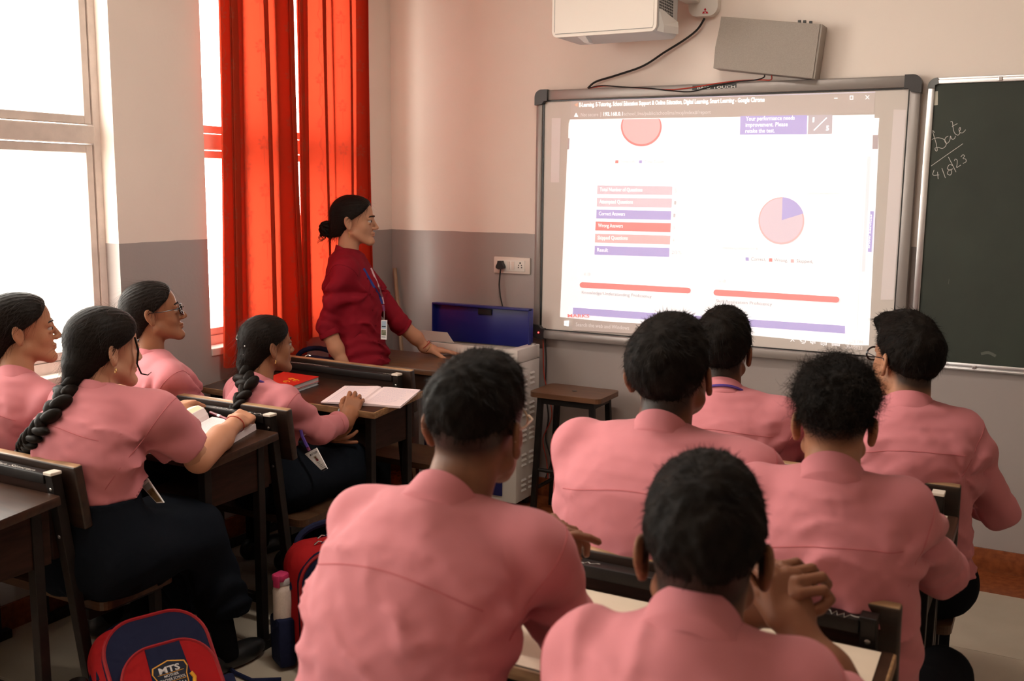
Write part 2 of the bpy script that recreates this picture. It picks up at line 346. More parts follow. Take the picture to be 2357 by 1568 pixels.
def corner(cx, cz, sx, sz):
    pts = []; R = 0.036; w = 0.068
    for k in range(7):
        a = math.pi/2*k/6; pts.append((cx+sx*(R-R*math.cos(a)), 0, cz+sz*(R-R*math.sin(a))))
    pts += [(cx+sx*w, 0, cz), (cx+sx*w, 0, cz+sz*0.055), (cx+sx*0.052, 0, cz+sz*0.056), (cx+sx*0.040, 0, cz+sz*0.070), (cx, 0, cz+sz*0.075)]
    return wpart('corner_cap', MB().prism([(a, -BT-0.014, c) for a, _, c in pts], (0, BT+0.010, 0)), 'board_corner')
for cx, cz, sx, sz in ((BX0-0.002, BZ1+0.002, 1, -1), (BX1+0.002, BZ1+0.002, -1, -1), (BX0-0.002, BZ0-0.002, 1, 1), (BX1+0.002, BZ0-0.002, -1, 1)): corner(cx, cz, sx, sz)
emit('red_led', (1, 0.03, 0.03, 1), 6.0)
pl = onY(1239.5, 765.5, -BT-0.016); MB().lathe([(0.0035, 0.0), (0.0035, 0.003), (0.001, 0.005)], pl, (0, -1, 0), 10).build('indicator_light', 'red_led', wb, off=wo)
# brand plate on the top rail
PY = -BT-0.001
def quad(name, px, m, par, Y, th=0.0, off=(0, 0, 0)):
    P = [onY(u, v, Y)-np.array(off) for u, v in px]
    return mesh_obj(name, P, [tuple(range(len(P)))], m, par)
def pts_rect(a, b, c, d, r=0): return [a, b, c, d]
mat('print_white', (0.8, 0.78, 0.75, 1), 0.6, 0.2)
quad('brand_plate', [(1594, 197), (1695, 191), (1695, 202), (1593, 208)], 'black_plastic', wb, PY-0.001, off=wo)
text_obj('brand_text', 'BRIO TOUCH', onY(1605, 205.5, PY-0.002), onY(1692, 202.5, PY-0.002), 0.0115, 'print_white', wb, origin=wo, bold=0.01)
# --- projected page: every patch lies on the writing surface and glows like projector light on a screen
emit('beam_white', (1, 0.985, 1.0, 1), 0.62, (0.72, 0.69, 0.67, 1))
emit('beam_bar', (1, 0.80, 0.80, 1), 0.055, (0.70, 0.62, 0.585, 1))
emit('beam_edge', (0.80, 0.68, 1.0, 1), 0.30, (0.7, 0.66, 0.66, 1))
emit('beam_strip', (1, 0.80, 0.80, 1), 0.10, (0.74, 0.67, 0.65, 1))
emit('beam_mauve', (0.72, 0.55, 0.68, 1), 0.10, (0.62, 0.54, 0.55, 1))
emit('beam_red', (1.0, 0.20, 0.19, 1), 0.45, (0.66, 0.34, 0.33, 1))
emit('beam_pink', (1.0, 0.55, 0.56, 1), 0.40, (0.66, 0.50, 0.50, 1))
emit('beam_palepink', (1.0, 0.76, 0.86, 1), 0.38, (0.64, 0.54, 0.58, 1))
emit('beam_violet', (0.52, 0.43, 0.98, 1), 0.40, (0.50, 0.45, 0.60, 1))
emit('beam_grey', (0.80, 0.70, 0.76, 1), 0.16, (0.44, 0.40, 0.42, 1))
emit('beam_faint', (1.0, 0.93, 0.96, 1), 0.30, (0.58, 0.54, 0.54, 1))
emit('beam_panel', (0.85, 0.74, 0.80, 1), 0.26, (0.56, 0.50, 0.53, 1)); emit('beam_track', (1.0, 0.92, 0.96, 1), 0.50, (0.66, 0.61, 0.62, 1))
emit('beam_ink', (0.50, 0.46, 0.50, 1), 0.30, (0.5, 0.46, 0.47, 1))
emit('beam_text', (1, 0.98, 1, 1), 0.85, (0.75, 0.72, 0.70, 1))
emit('beam_softtext', (1, 0.93, 0.94, 1), 0.32, (0.75, 0.70, 0.68, 1))
emit('beam_orange', (1.0, 0.5, 0.3, 1), 0.30, (0.75, 0.55, 0.45, 1))
SY = [-0.0310]
def lay(name, px, m):
    SY[0] -= 0.00012; return quad(name, px, m, surf, SY[0], off=wo)
def ttx(s, a, b, hpx, m, bold=0.0, name='page_text'):
    SY[0] -= 0.00012; p0 = onY(*a, SY[0]); p1 = onY(*b, SY[0]); hh = np.linalg.norm(onY(a[0], a[1]-hpx, SY[0])-p0)
    return text_obj(name, s, p0, p1, hh, m, surf, origin=wo, bold=bold)
def disc(name, c, rx, ry, m, a0=0, a1=360, clip=None, n=48):
    P = [c] if a1-a0 < 360 else []
    for k in range(n+1 if a1-a0 < 360 else n):
        a = math.radians(a0+(a1-a0)*k/n); P.append((c[0]+rx*math.sin(a), c[1]-ry*math.cos(a)))
    if clip is not None: P = [(x, max(y, clip(x))) for x, y in P]
    return lay(name, P, m)
lay('title_bar', [(1315, 231), (2015, 211), (2011, 262), (1312, 275)], 'beam_bar')
lay('title_bar_edge', [(1315, 231), (2015, 211), (2015, 213), (1315, 233)], 'beam_edge')
lay('side_strip', [(2057, 252), (2086, 253), (2057, 690), (2027, 690)], 'beam_strip')
lay('side_strip', [(1270, 272), (1291, 272), (1287, 420), (1268, 420)], 'beam_strip')
lay('page', [(1312, 275), (2013, 264), (2013, 272), (2024, 272), (2021, 312), (2022, 343), (2000, 795), (1970, 795), (1289, 730), (1306, 344), (1310, 344), (1311, 318), (1308, 318), (1309, 285)], 'beam_white')
lay('page_shade', [(2009, 311), (2021, 311), (2021, 343), (2008, 343)], 'beam_mauve')
lay('page_shade', [(1308, 319), (1311, 319), (1310, 344), (1306, 344)], 'beam_mauve')
lay('scroll_track', [(1996, 266), (1997.4, 266), (1973, 768), (1971.6, 768)], 'beam_track')
lay('scroll_track', [(2009, 265), (2010.2, 265), (1990, 770), (1988.8, 770)], 'beam_track')
lay('scroll_thumb', [(1996, 360), (2005, 360), (1991, 626), (1983, 626)], 'beam_track')
# page header text
ttx('E-Learning, E-Tutoring, School Education Support & Online Education, Digital Learning, Smart Learning - Google Chrome', (1333, 246), (1760, 234), 9.5, 'beam_text', 0.022, 'window_title')
ttx('Not secure', (1337, 268.5), (1377, 267.5), 8.5, 'beam_softtext'); ttx('192.168.0.1', (1389, 267), (1433, 266), 8.5, 'beam_text', 0.012)
ttx('/school_lms/public/schoollms/mcq/index#/report', (1433.5, 266), (1636, 262), 8.5, 'beam_softtext')
lay('address_divider', [(1382.5, 258), (1383.7, 258), (1383.4, 270), (1382.2, 270)], 'beam_softtext')
lay('warning_icon', [(1326, 259.5), (1330.8, 268.5), (1321.5, 268.5)], 'beam_text'); lay('app_icon', [(1330, 236.5), (1329.5, 246), (1325.5, 243.5), (1322, 241.5)], 'beam_orange')
lay('minimise_icon', [(1920, 225.5), (1928, 225.3), (1928, 226.9), (1920, 227.1)], 'beam_text')
for q in ([(1956, 220.5), (1964, 220.3), (1964, 221.6), (1956, 221.8)], [(1956, 228), (1964, 227.8), (1964, 229.1), (1956, 229.3)], [(1956, 220.5), (1957.3, 220.5), (1957.3, 229), (1956, 229)], [(1962.7, 220.5), (1964, 220.5), (1964, 229), (1962.7, 229)]): lay('maximise_icon', q, 'beam_text')
lay('close_icon', [(1992, 219.8), (1993, 219.2), (2001.2, 228), (2000.2, 228.8)], 'beam_text'); lay('close_icon', [(2000.2, 219.2), (2001.2, 219.8), (1993, 228.8), (1992, 228)], 'beam_text')
# results graphics
ctop = lambda x: 274.5-(x-1429)*0.018
disc('time_pie', (1476, 292), 47, 45, 'beam_red', clip=ctop); disc('time_pie_face', (1476, 290), 43.5, 42, 'beam_pink', clip=ctop)
lay('result_panel', [(1704, 267.5), (1858, 265), (1857, 309), (1703, 310)], 'beam_violet'); lay('score_panel', [(1861, 265), (1916, 264), (1915, 308), (1859, 309)], 'beam_panel')
ttx('Your performance needs', (1716.5, 278), (1829, 275.5), 9.5, 'beam_text', 0.006); ttx('improvement. Please', (1716, 292), (1813, 290.5), 9.5, 'beam_text', 0.006); ttx('retake the test.', (1715.5, 306), (1783, 305), 9.5, 'beam_text', 0.006)
ttx('1', (1870, 281), (1874, 281), 11, 'beam_text', 0.02); ttx('5', (1901, 300.5), (1908, 300.3), 11, 'beam_text', 0.02); lay('score_slash', [(1902, 270.5), (1904, 271.5), (1874, 301), (1872.5, 299.5)], 'beam_text')
lay('legend_key', [(1416.5, 369), (1423.5, 369), (1423, 376), (1416, 376)], 'beam_red'); ttx('Time Left,', (1428, 375.5), (1464, 375), 7, 'beam_faint'); lay('legend_key', [(1471, 369), (1478, 369), (1477.5, 376), (1470.5, 376)], 'beam_violet'); ttx('Time Taken', (1482.5, 375.5), (1527, 375), 7, 'beam_faint')
for (x0, y0, x1, y1, h), mm, s, val in (((1375, 427, 1548, 429, 20), 'beam_palepink', 'Total Number of Questions', '5'), ((1374, 455, 1547, 457, 21), 'beam_palepink', 'Attempted Questions', '1'), ((1373, 482.5, 1545, 486, 20.5), 'beam_violet', 'Correct Answers', '1'), ((1371, 510, 1544, 514, 20.5), 'beam_red', 'Wrong Answers', '0'), ((1370, 538, 1543, 542.5, 20.5), 'beam_pink', 'Skipped Questions', '4'), ((1369, 566, 1541, 571, 20.5), 'beam_violet', 'Result', '20%')):
    lay('result_bar', [(x0, y0), (x1, y1), (x1-1, y1+h), (x0-1, y0+h)], mm)
    w = {'Total Number of Questions': 98, 'Attempted Questions': 77, 'Correct Answers': 60, 'Wrong Answers': 57, 'Skipped Questions': 69, 'Result': 25}[s]
    ttx(s, (x0+5.5, y0+13.2), (x0+5.5+w, y0+14.2), 8.6, 'beam_text', 0.006); ttx(val, (x1+4, y1+14), (x1+4+(24 if len(val) > 1 else 5), y1+14.5), 8.6, 'beam_faint')
disc('answer_pie', (1798.5, 508.5), 53, 54.5, 'beam_pink'); disc('answer_pie_face', (1798.5, 507.5), 49.5, 51, 'beam_palepink'); disc('answer_pie_slice', (1799.5, 507), 52, 53, 'beam_violet', 2, 73)
ttx('Correct Answers => 1', (1857, 447.5), (1935, 448), 6.6, 'beam_faint'); ttx('Skipped Questions => 4', (1661, 572.5), (1743, 576), 6.6, 'beam_faint')
for x, yy, mm in ((1716, 592.5, 'beam_violet'), (1770, 594.5, 'beam_red'), (1820, 597, 'beam_pink')): lay('legend_key', [(x, yy), (x+7.5, yy), (x+7.5, yy+8), (x, yy+8)], mm)
ttx('Correct,', (1728.5, 600), (1763, 601), 8, 'beam_grey'); ttx('Wrong,', (1781.5, 602), (1813, 603.5), 8, 'beam_grey'); ttx('Skipped,', (1833, 604.5), (1871, 606), 8, 'beam_grey')
ttx('0 /0', (1344, 634), (1359, 634.6), 7, 'beam_faint'); ttx('0 /0', (1653, 650), (1670, 650.8), 7, 'beam_faint')
def pill(x0, y0, x1, y1, r):
    P = []
    for k in range(9): a = math.pi/2+math.pi*k/8; P.append((x0+r+r*math.cos(a), y0-r*math.sin(a)))
    for k in range(9): a = -math.pi/2+math.pi*k/8; P.append((x1-r+r*math.cos(a), y1-r*math.sin(a)))
    lay('progress_bar', P, 'beam_red')
pill(1334, 656, 1590, 669, 6.6); pill(1642, 673.5, 1932, 690, 7)
ttx('Knowledge/Understanding Proficiency', (1339, 676), (1500, 686), 7.5, 'beam_grey'); ttx('Skill/Application Proficiency', (1648, 696), (1777, 704), 7.5, 'beam_grey')
lay('footer_band', [(1319, 708), (1945, 750), (1945, 768), (1700, 750.5), (1318, 724)], 'beam_violet')
ttx('MARKS', (1306.5, 730.3), (1357, 731.2), 7.2, 'beam_red', 0.03)
lay('side_tab', [(2003, 486), (2011.5, 486), (2006, 580.5), (1997.5, 580)], 'beam_violet')
SYs = SY[0]-0.0002
text_obj('page_text', 'Show Services', onY(2001.5, 572, SYs), onY(2007, 494, SYs), 0.008, 'beam_text', surf, origin=wo, bold=0.01); SY[0] = SYs
# task bar
for u0, v0, u1, v1 in ((1298.5, 739, 1302.6, 744), (1303.4, 738.6, 1309.5, 744.2), (1298.3, 745, 1302.6, 749.6), (1303.4, 745.1, 1309, 750.8)): lay('start_icon', [(u0, v0), (u1, v0-0.4), (u1, v1+0.4), (u0, v1)], 'beam_text')
lay('search_field', [(1318, 735), (1520, 748), (1519, 772), (1317, 760)], 'beam_bar')
ttx('Search the web and Windows', (1325.5, 751), (1448, 759.5), 9, 'beam_softtext')
ttx('12:21 PM', (1949, 789), (1985.5, 792), 8.5, 'beam_softtext'); ttx('8/4/2023', (1948.5, 803), (1984.5, 806), 8.5, 'beam_softtext')
def strokes(name, segs, w, m):
    for a, b in segs:
        a = np.array(a, float); b = np.array(b, float); d = (b-a)/max(1e-6, np.linalg.norm(b-a)); n = np.array([-d[1], d[0]])*w/2; a = a-d*w/2; b = b+d*w/2
        lay(name, [tuple(a+n), tuple(b+n), tuple(b-n), tuple(a-n)], m)
strokes('tray_icon', [((1820, 786), (1824, 781.5)), ((1824, 781.5), (1828, 786))], 1.1, 'beam_text')
strokes('network_icon', [((1844, 781), (1854, 781.7)), ((1854, 781.7), (1853.8, 788)), ((1853.8, 788), (1843.8, 787.3)), ((1843.8, 787.3), (1844, 781)), ((1846, 791), (1852, 791.4)), ((1842, 784), (1842, 780))], 1.1, 'beam_text')
strokes('sound_icon', [((1866, 785), (1868, 785)), ((1866, 785), (1866, 789)), ((1866, 789), (1868, 789)), ((1868, 785), (1871, 782)), ((1871, 782), (1871, 792)), ((1871, 792), (1868, 789)), ((1873.5, 785), (1873.5, 789.5)), ((1876, 783.5), (1876, 791))], 1.1, 'beam_text')
strokes('message_icon', [((1890, 784), (1902, 784.8)), ((1902, 784.8), (1901.8, 794)), ((1901.8, 794), (1897, 794)), ((1897, 794), (1895.5, 796)), ((1895.5, 796), (1894, 793.6)), ((1894, 793.6), (1890, 793.4)), ((1890, 793.4), (1890, 784)), ((1892.5, 787), (1899.5, 787.4)), ((1892.5, 790), (1899.5, 790.4))], 1.1, 'beam_text')
strokes('keyboard_icon', [((1915.5, 787), (1932.5, 788.2)), ((1932.5, 788.2), (1932.3, 796.2)), ((1932.3, 796.2), (1915.3, 795)), ((1915.3, 795), (1915.5, 787)), ((1918, 790), (1930, 790.9)), ((1918, 792.6), (1930, 793.5))], 1.1, 'beam_text')

# ------------------------------------------------------------------ green chalkboard
mat('alu', (0.62, 0.60, 0.60, 1), 0.32, 0.5, metal=0.9)
mat('chalk_green', (0.040, 0.050, 0.038, 1), 0.55, 0.35, scale=3.0, col2=(0.030, 0.037, 0.029, 1))
mat('grey_plastic', (0.20, 0.21, 0.21, 1), 0.4, 0.4)
mat('chalk', (0.62, 0.60, 0.56, 1), 0.9, 0.1); mat('faint_chalk', (0.12, 0.13, 0.11, 1), 0.9, 0.1)
mat('paper_tag', (0.55, 0.52, 0.44, 1), 0.8, 0.1)
CX0, CX1, CZ0, CZ1 = 2.712, 4.55, 0.862, 2.068
cb = thing('chalkboard', (3.63, 0, 0.86), 'green chalkboard with the date written in chalk, right of the whiteboard', 'chalkboard'); co = (3.63, 0, 0.86)
def cpart(name, mb, m, smooth=False): return mb.build(name, m, cb, smooth, co)
cpart('writing_surface', MB().box((CX0+0.02, -0.016, CZ0+0.02), (CX1-0.02, -0.003, CZ1-0.02)), 'chalk_green')
cpart('frame_rail', MB().box((CX0+0.03, -0.024, CZ1-0.026), (CX1-0.03, -0.002, CZ1-0.008), 0.003).box((CX0+0.03, -0.020, CZ1-0.010), (CX1-0.03, -0.002, CZ1), 0.002), 'alu', True)
cpart('frame_rail', MB().box((CX0+0.03, -0.024, CZ0+0.008), (CX1-0.03, -0.002, CZ0+0.030), 0.003).box((CX0+0.03, -0.032, CZ0), (CX1-0.03, -0.002, CZ0+0.010), 0.002), 'alu', True)
cpart('frame_rail', MB().box((CX0, -0.024, CZ0+0.03), (CX0+0.028, -0.002, CZ1-0.03), 0.004), 'alu', True); cpart('frame_rail', MB().box((CX1-0.028, -0.024, CZ0+0.03), (CX1, -0.002, CZ1-0.03), 0.004), 'alu', True)
for cx, cz, sx, sz in ((CX0, CZ1, 1, -1), (CX1, CZ1, -1, -1), (CX0, CZ0, 1, 1), (CX1, CZ0, -1, 1)):
    pts = [(cx+sx*(0.036-0.036*math.cos(math.pi/2*k/6)), 0, cz+sz*(0.036-0.036*math.sin(math.pi/2*k/6))) for k in range(7)]+[(cx+sx*0.04, 0, cz+sz*0.026), (cx+sx*0.028, 0, cz+sz*0.03), (cx+sx*0.027, 0, cz+sz*0.042), (cx, 0, cz+sz*0.042)]
    cpart('corner_cap', MB().prism([(a, -0.028, c) for a, _, c in pts], (0, 0.026, 0)), 'grey_plastic')
for u, v in ((2303, 181.5), (2242, 846)): p = onY(u, v, -0.02); cpart('fixing_clip', MB().box(p-V(0.007, 0.012, 0.008), p+V(0.007, 0.018, 0.008), 0.002), 'alu')
quad('paper_label', [(2145, 211), (2159, 209.5), (2158.5, 242), (2144, 243)], 'paper_tag', cb, -0.0170, off=co)
def chalk_line(name, px, w, m='chalk'):
    pts = [onY(u, v, -0.0168) for u, v in px]; V_ = []; F_ = []
    for i, p in enumerate(pts):
        t = nrm(pts[min(i+1, len(pts)-1)]-pts[max(i-1, 0)]); n = np.cross(t, (0, 1, 0)); V_ += [p+n*w/2-np.array(co), p-n*w/2-np.array(co)]
    for i in range(len(pts)-1): F_.append((2*i, 2*i+1, 2*i+3, 2*i+2))
    return mesh_obj(name, V_, F_, m, cb)
def sm(px, n=6):                                       # Catmull-Rom through the stroke's points
    P = [np.array(p, float) for p in px]; P = [2*P[0]-P[1]]+P+[2*P[-1]-P[-2]]; out = []
    for i in range(1, len(P)-2):
        for k in range(n):
            t = k/n; out.append(0.5*((2*P[i])+(-P[i-1]+P[i+1])*t+(2*P[i-1]-5*P[i]+4*P[i+1]-P[i+2])*t*t+(-P[i-1]+3*P[i]-3*P[i+1]+P[i+2])*t**3))
    return out+[P[-2]]
ck = lambda pts: [(1957+x/5.8925, 150+y/5.8925) for x, y in pts]
for st in ([(1145, 915), (1115, 885), (1135, 960), (1165, 1060), (1180, 1150), (1165, 1165), (1150, 1130), (1190, 1115), (1250, 1130), (1295, 1095), (1300, 1050), (1265, 1005), (1190, 985), (1115, 1005), (1080, 1050), (1080, 1110)],
           [(1330, 960), (1290, 990), (1285, 1040), (1315, 1060), (1350, 1020), (1360, 960), (1375, 1000), (1410, 1000), (1430, 960)], [(1360, 770), (1385, 770), (1395, 850), (1415, 920), (1460, 950), (1490, 920)], [(1380, 835), (1420, 810), (1455, 793)],
           [(1480, 900), (1495, 870), (1490, 845), (1475, 870), (1485, 910), (1520, 920), (1550, 895), (1565, 875)], [(1095, 1370), (1300, 1225), (1530, 1065)],
           [(1330, 1245), (1385, 1350), (1435, 1450)], [(1410, 1300), (1425, 1275), (1450, 1290), (1450, 1340), (1445, 1388), (1500, 1355)], [(1500, 1245), (1530, 1215), (1550, 1235), (1530, 1265), (1565, 1275), (1570, 1310), (1530, 1335)]):
    chalk_line('chalk_stroke', sm(ck(st)), 0.0021)
c2 = lambda pts: [(1240+x/2.11, 180+y/2.11) for x, y in pts]
for st in ([(1920, 445), (1915, 470), (1945, 470)], [(1937, 455), (1940, 490)], [(1958, 437), (1975, 485)], [(2012, 425), (1995, 420), (1985, 440), (2005, 450), (2000, 470), (1985, 465), (1990, 450), (2012, 440)]):
    chalk_line('chalk_stroke', sm(c2(st)), 0.0021)
for st in ([(1890, 520), (1876, 550), (1880, 605)], [(1993, 975), (1990, 1000)]): chalk_line('chalk_stroke', sm(c2(st)), 0.002, 'faint_chalk')
chalk_line('chalk_smudge', sm([(2258, 815), (2275, 812), (2292, 820)]), 0.012, 'faint_chalk')
# ------------------------------------------------------------------ ceiling tube lights
emit('tube_glow', (1, 0.93, 0.84, 1), 12.0, (0.8, 0.8, 0.8, 1))
mat('batten_white', (0.75, 0.73, 0.7, 1), 0.5, 0.3)
def tube_light(x, y, label, power=60):
    t = thing('tube_light', (x, y, RZ), label, 'tube light', 'ceiling tube lights')
    MB().box((-0.62, -0.03, -0.045), (0.62, 0.03, 0.0), 0.004).build('housing', 'batten_white', t, smooth=True)
    MB().tube([(-0.60, 0, -0.062), (0.60, 0, -0.062)], 0.014, 12).build('tube', 'tube_glow', t, smooth=True)
    for sx in (-1, 1): MB().box((sx*0.60-0.012, -0.018, -0.08), (sx*0.60+0.012, 0.018, -0.04), 0.003).build('end_cap', 'batten_white', t, smooth=True)
    l = bpy.data.lights.new('tube_lamp', 'AREA'); l.shape = 'RECTANGLE'; l.size = 1.18; l.size_y = 0.05; l.energy = power; l.color = (1.0, 0.90, 0.80)
    o = bpy.data.objects.new('tube_lamp', l); link(o, t); o.location = (0, 0, -0.085)
tube_light(2.0, -2.3, 'ceiling tube light over the middle rows of desks', 26)
# ------------------------------------------------------------------ dual desks: seat in front, desk top behind, backrest between
mat('dark_wood', (0.045, 0.020, 0.011, 1), 0.34, 0.32, scale=5, col2=(0.020, 0.009, 0.006, 1), stretch=(1, 9, 9))
mat('worn_wood', (0.30, 0.165, 0.075, 1), 0.55, 0.3, scale=16, col2=(0.15, 0.072, 0.032, 1), stretch=(1, 5, 5))
mat('panel_wood', (0.030, 0.013, 0.009, 1), 0.5, 0.12, scale=9, col2=(0.017, 0.008, 0.005, 1), stretch=(1, 1, 7))
mat('black_steel', (0.007, 0.005, 0.0045, 1), 0.42, 0.22, scale=20, col2=(0.014, 0.010, 0.008, 1))
mat('cream_laminate', (0.66, 0.54, 0.42, 1), 0.45, 0.35, scale=4, col2=(0.60, 0.48, 0.37, 1), stretch=(1, 4, 1))
mat('tube_cap', (0.62, 0.55, 0.47, 1), 0.6, 0.3)
mat('screw', (0.5, 0.47, 0.44, 1), 0.35, 0.5, metal=1.0)
mat('chalk_scribble', (0.50, 0.46, 0.42, 1), 0.9, 0.1)
ZF, ZN, ZT = 0.772, 0.742, 0.838                        # desk height far / near, backrest top
def dual_desk(x0, x1, yb, label, rz=0.0, depth=0.35, cream=False, edge='dark_wood', br_x1=None, scribbles=(), seat=True, caps=True, desk_x1=None):
    r = thing('dual_desk', (x0, yb, 0), label, 'desk', 'dual school desks with attached benches', rz)
    w = x1-x0; wb_ = (br_x1-x0) if br_x1 else w; wd = (desk_x1-x0) if desk_x1 else w
    # leaning backrest plank
    n = nrm(V(0, 0.17, 0.025)); top = V(0, 0.0, ZT); bot = V(0, 0.026, ZT-0.185); t = V(0, 0.026, 0.004)
    pl = MB(); bm = bmesh.new(); bmesh.ops.create_cube(bm, size=1.0); bmesh.ops.scale(bm, vec=(wb_, 0.028, 0.187), verts=bm.verts); bmesh.ops.bevel(bm, geom=bm.edges[:], offset=0.006, segments=3, affect='EDGES', profile=0.5)
    bm.transform(Matrix.Translation((wb_/2, 0.027, ZT-0.0925)) @ Matrix.Rotation(math.radians(8), 4, 'X')); pl.bm(bm).build('backrest', 'backrest_wood', r, smooth=True)
    # leaning uprights with end caps and the black top rail
    for x in (0.05, wb_-0.05):
        up = MB().bar((x, -0.030, ZT-0.016), (x, 0.075, 0.02), 0.030, 0.030, (0, 1, 0), 0.002).build('upright', 'black_steel', r)
        MB().box((x-0.016, -0.048, ZT-0.020), (x+0.016, -0.012, ZT-0.011), 0.002).build('end_cap', 'tube_cap' if (caps and x > 0.1) else 'black_steel', up)
        for dz, dy in ((0.06, -0.039), (0.20, -0.021)): MB().lathe([(0.0055, 0), (0.0055, 0.002), (0.003, 0.003)], (x, dy+0.0015, ZT-dz), (0, -1, 0), 10).build('screw', 'screw', up)
    rail = MB().box((0.066, -0.047, ZT-0.046), (wb_-0.066, -0.010, ZT-0.018), 0.003).build('top_rail', 'black_steel', r, smooth=True)
    for i, (s, u0, u1, h) in enumerate(scribbles):
        if s == '~':                                       # rubbed, unreadable chalk marks
            rg = random.Random(int(u0*1000)); k = int((u1-u0)/0.006); zz = [(u0+(u1-u0)*j/k+rg.uniform(-0.003, 0.003), -0.034+h*rg.uniform(-0.8, 0.4), ZT-0.0170) for j in range(k+1)]
            MB().tube(zz, 0.0007, 4).build('chalk_marks', 'chalk_scribble', rail); continue
        text_obj('chalk_writing', s, (u0, -0.040, ZT-0.0172), (u1, -0.040, ZT-0.0172), h, 'chalk_scribble', rail, n=(0, 0, 1), shear=0.2)
    MB().box((0.066, -0.030, ZF-0.20), (wb_-0.066, -0.012, ZT-0.046)).build('modesty_board', 'panel_wood', r)
    # sloping desk top
    zn, zf = ZN, ZF; yn, yf = -depth-0.03, -0.048; L_ = math.hypot(yf-yn, zf-zn); ang = math.atan2(zf-zn, yf-yn)
    def slab(a, b, xa, xb, z0, z1, bev, name, m, par=r):
        bm = bmesh.new(); bmesh.ops.create_cube(bm, size=1.0); bmesh.ops.scale(bm, vec=(xb-xa, b-a, z1-z0), verts=bm.verts)
        if bev: bmesh.ops.bevel(bm, geom=bm.edges[:], offset=bev, segments=2, affect='EDGES', profile=0.5)
        bm.transform(Matrix.Translation(((xa+xb)/2, 0, 0)) @ Matrix.Translation((0, yn, zn)) @ Matrix.Rotation(ang, 4, 'X') @ Matrix.Translation((0, (a+b)/2, (z0+z1)/2)))
        return MB().bm(bm).build(name, m, par, smooth=bev > 0)
    top_o = slab(0, L_, 0, wd, -0.026, 0, 0.004, 'desk_top', 'dark_wood' if edge == 'dark_wood' else 'dark_wood')
    slab(-0.004, 0.004, -0.003, wd+0.003, -0.027, -0.0005, 0.003, 'edge_strip', edge, top_o)
    slab(-0.004, L_-0.002, wd-0.004, wd+0.004, -0.027, -0.0005, 0.003, 'edge_strip', edge, top_o)
    slab(-0.004, L_-0.002, -0.004, 0.004, -0.027, -0.0005, 0.003, 'edge_strip', edge, top_o)
    if cream: slab(0.004, L_-0.012, 0.02, wd-0.022, 0.0004, 0.0022, 0.0, 'laminate_sheet', 'cream_laminate', top_o)
    # book box below the top
    for x in (0.045, w-0.045):
        MB().box((x-0.009, yn+0.045, zn-0.165), (x+0.009, -0.06, zn-0.012)).build('side_panel', 'panel_wood', r)
    MB().box((0.054, yn+0.06, zn-0.165), (w-0.054, -0.06, zn-0.150)).build('shelf', 'panel_wood', r)
    # legs, floor runners and foot bar
    for x in (0.045, w-0.045):
        MB().box((x-0.015, yn+0.02, 0.03), (x+0.015, yn+0.05, zn-0.02), 0.002).build('leg', 'black_steel', r)
        MB().box((x-0.015, -0.115, 0.03), (x+0.015, -0.085, zf-0.04), 0.002).build('leg', 'black_steel', r)
        MB().box((x-0.016, yn+0.0, 0.0), (x+0.016, 0.37 if seat else 0.0, 0.032), 0.002).build('floor_runner', 'black_steel', r)
    MB().box((0.05, -0.112, 0.17), (w-0.05, -0.088, 0.20), 0.002).build('foot_bar', 'black_steel', r)
    if seat:
        bm = bmesh.new(); bmesh.ops.create_cube(bm, size=1.0); bmesh.ops.scale(bm, vec=(w, 0.27, 0.026), verts=bm.verts)
        ve = [e for e in bm.edges if abs(e.verts[0].co.z-e.verts[1].co.z) > 0.01]; bmesh.ops.bevel(bm, geom=ve, offset=0.028, segments=4, affect='EDGES', profile=0.5)
        bmesh.ops.translate(bm, vec=(w/2, 0.205, 0.407), verts=bm.verts); MB().bm(bm).build('bench_seat', 'seat_wood', r)
        for x in (0.06, w-0.06):
            MB().box((x-0.014, 0.06, 0.364), (x+0.014, 0.33, 0.394), 0.002).build('seat_bearer', 'black_steel', r)
            MB().box((x-0.014, 0.295, 0.03), (x+0.014, 0.323, 0.365), 0.002).build('seat_leg', 'black_steel', r)
    return r
def edge_worn(name, base1, base2, worn, amt):
    """dark stained wood whose top edge and rims have worn back to pale wood"""
    m = mat(name, base1, 0.4, 0.45, scale=6, col2=base2, stretch=(1, 9, 9)); nt = m.node_tree; N = nt.nodes; L = nt.links; b = N['Principled BSDF']
    src = b.inputs['Base Color'].links[0].from_socket
    g = N.new('ShaderNodeNewGeometry'); sp = N.new('ShaderNodeSeparateXYZ'); L.new(g.outputs['Normal'], sp.inputs[0])
    mr = N.new('ShaderNodeMapRange'); mr.inputs[1].default_value = 0.55; mr.inputs[2].default_value = 0.9; L.new(sp.outputs['Z'], mr.inputs[0])
    nz = N.new('ShaderNodeTexNoise'); nz.inputs['Scale'].default_value = 11; nz.inputs['Detail'].default_value = 6; L.new(g.outputs['Position'], nz.inputs['Vector'])
    m2 = N.new('ShaderNodeMapRange'); m2.inputs[1].default_value = 0.30; m2.inputs[2].default_value = 0.62; m2.inputs[3].default_value = amt; m2.inputs[4].default_value = 1.0; L.new(nz.outputs['Fac'], m2.inputs[0])
    ml = N.new('ShaderNodeMath'); ml.operation = 'MULTIPLY'; L.new(mr.outputs[0], ml.inputs[0]); L.new(m2.outputs[0], ml.inputs[1])
    mx = N.new('ShaderNodeMix'); mx.data_type = 'RGBA'; L.new(ml.outputs[0], mx.inputs[0]); L.new(src, mx.inputs[6]); mx.inputs[7].default_value = worn; L.new(mx.outputs[2], b.inputs['Base Color'])
edge_worn('backrest_wood', (0.034, 0.016, 0.009, 1), (0.015, 0.008, 0.0055, 1), (0.42, 0.25, 0.13, 1), 0.55)
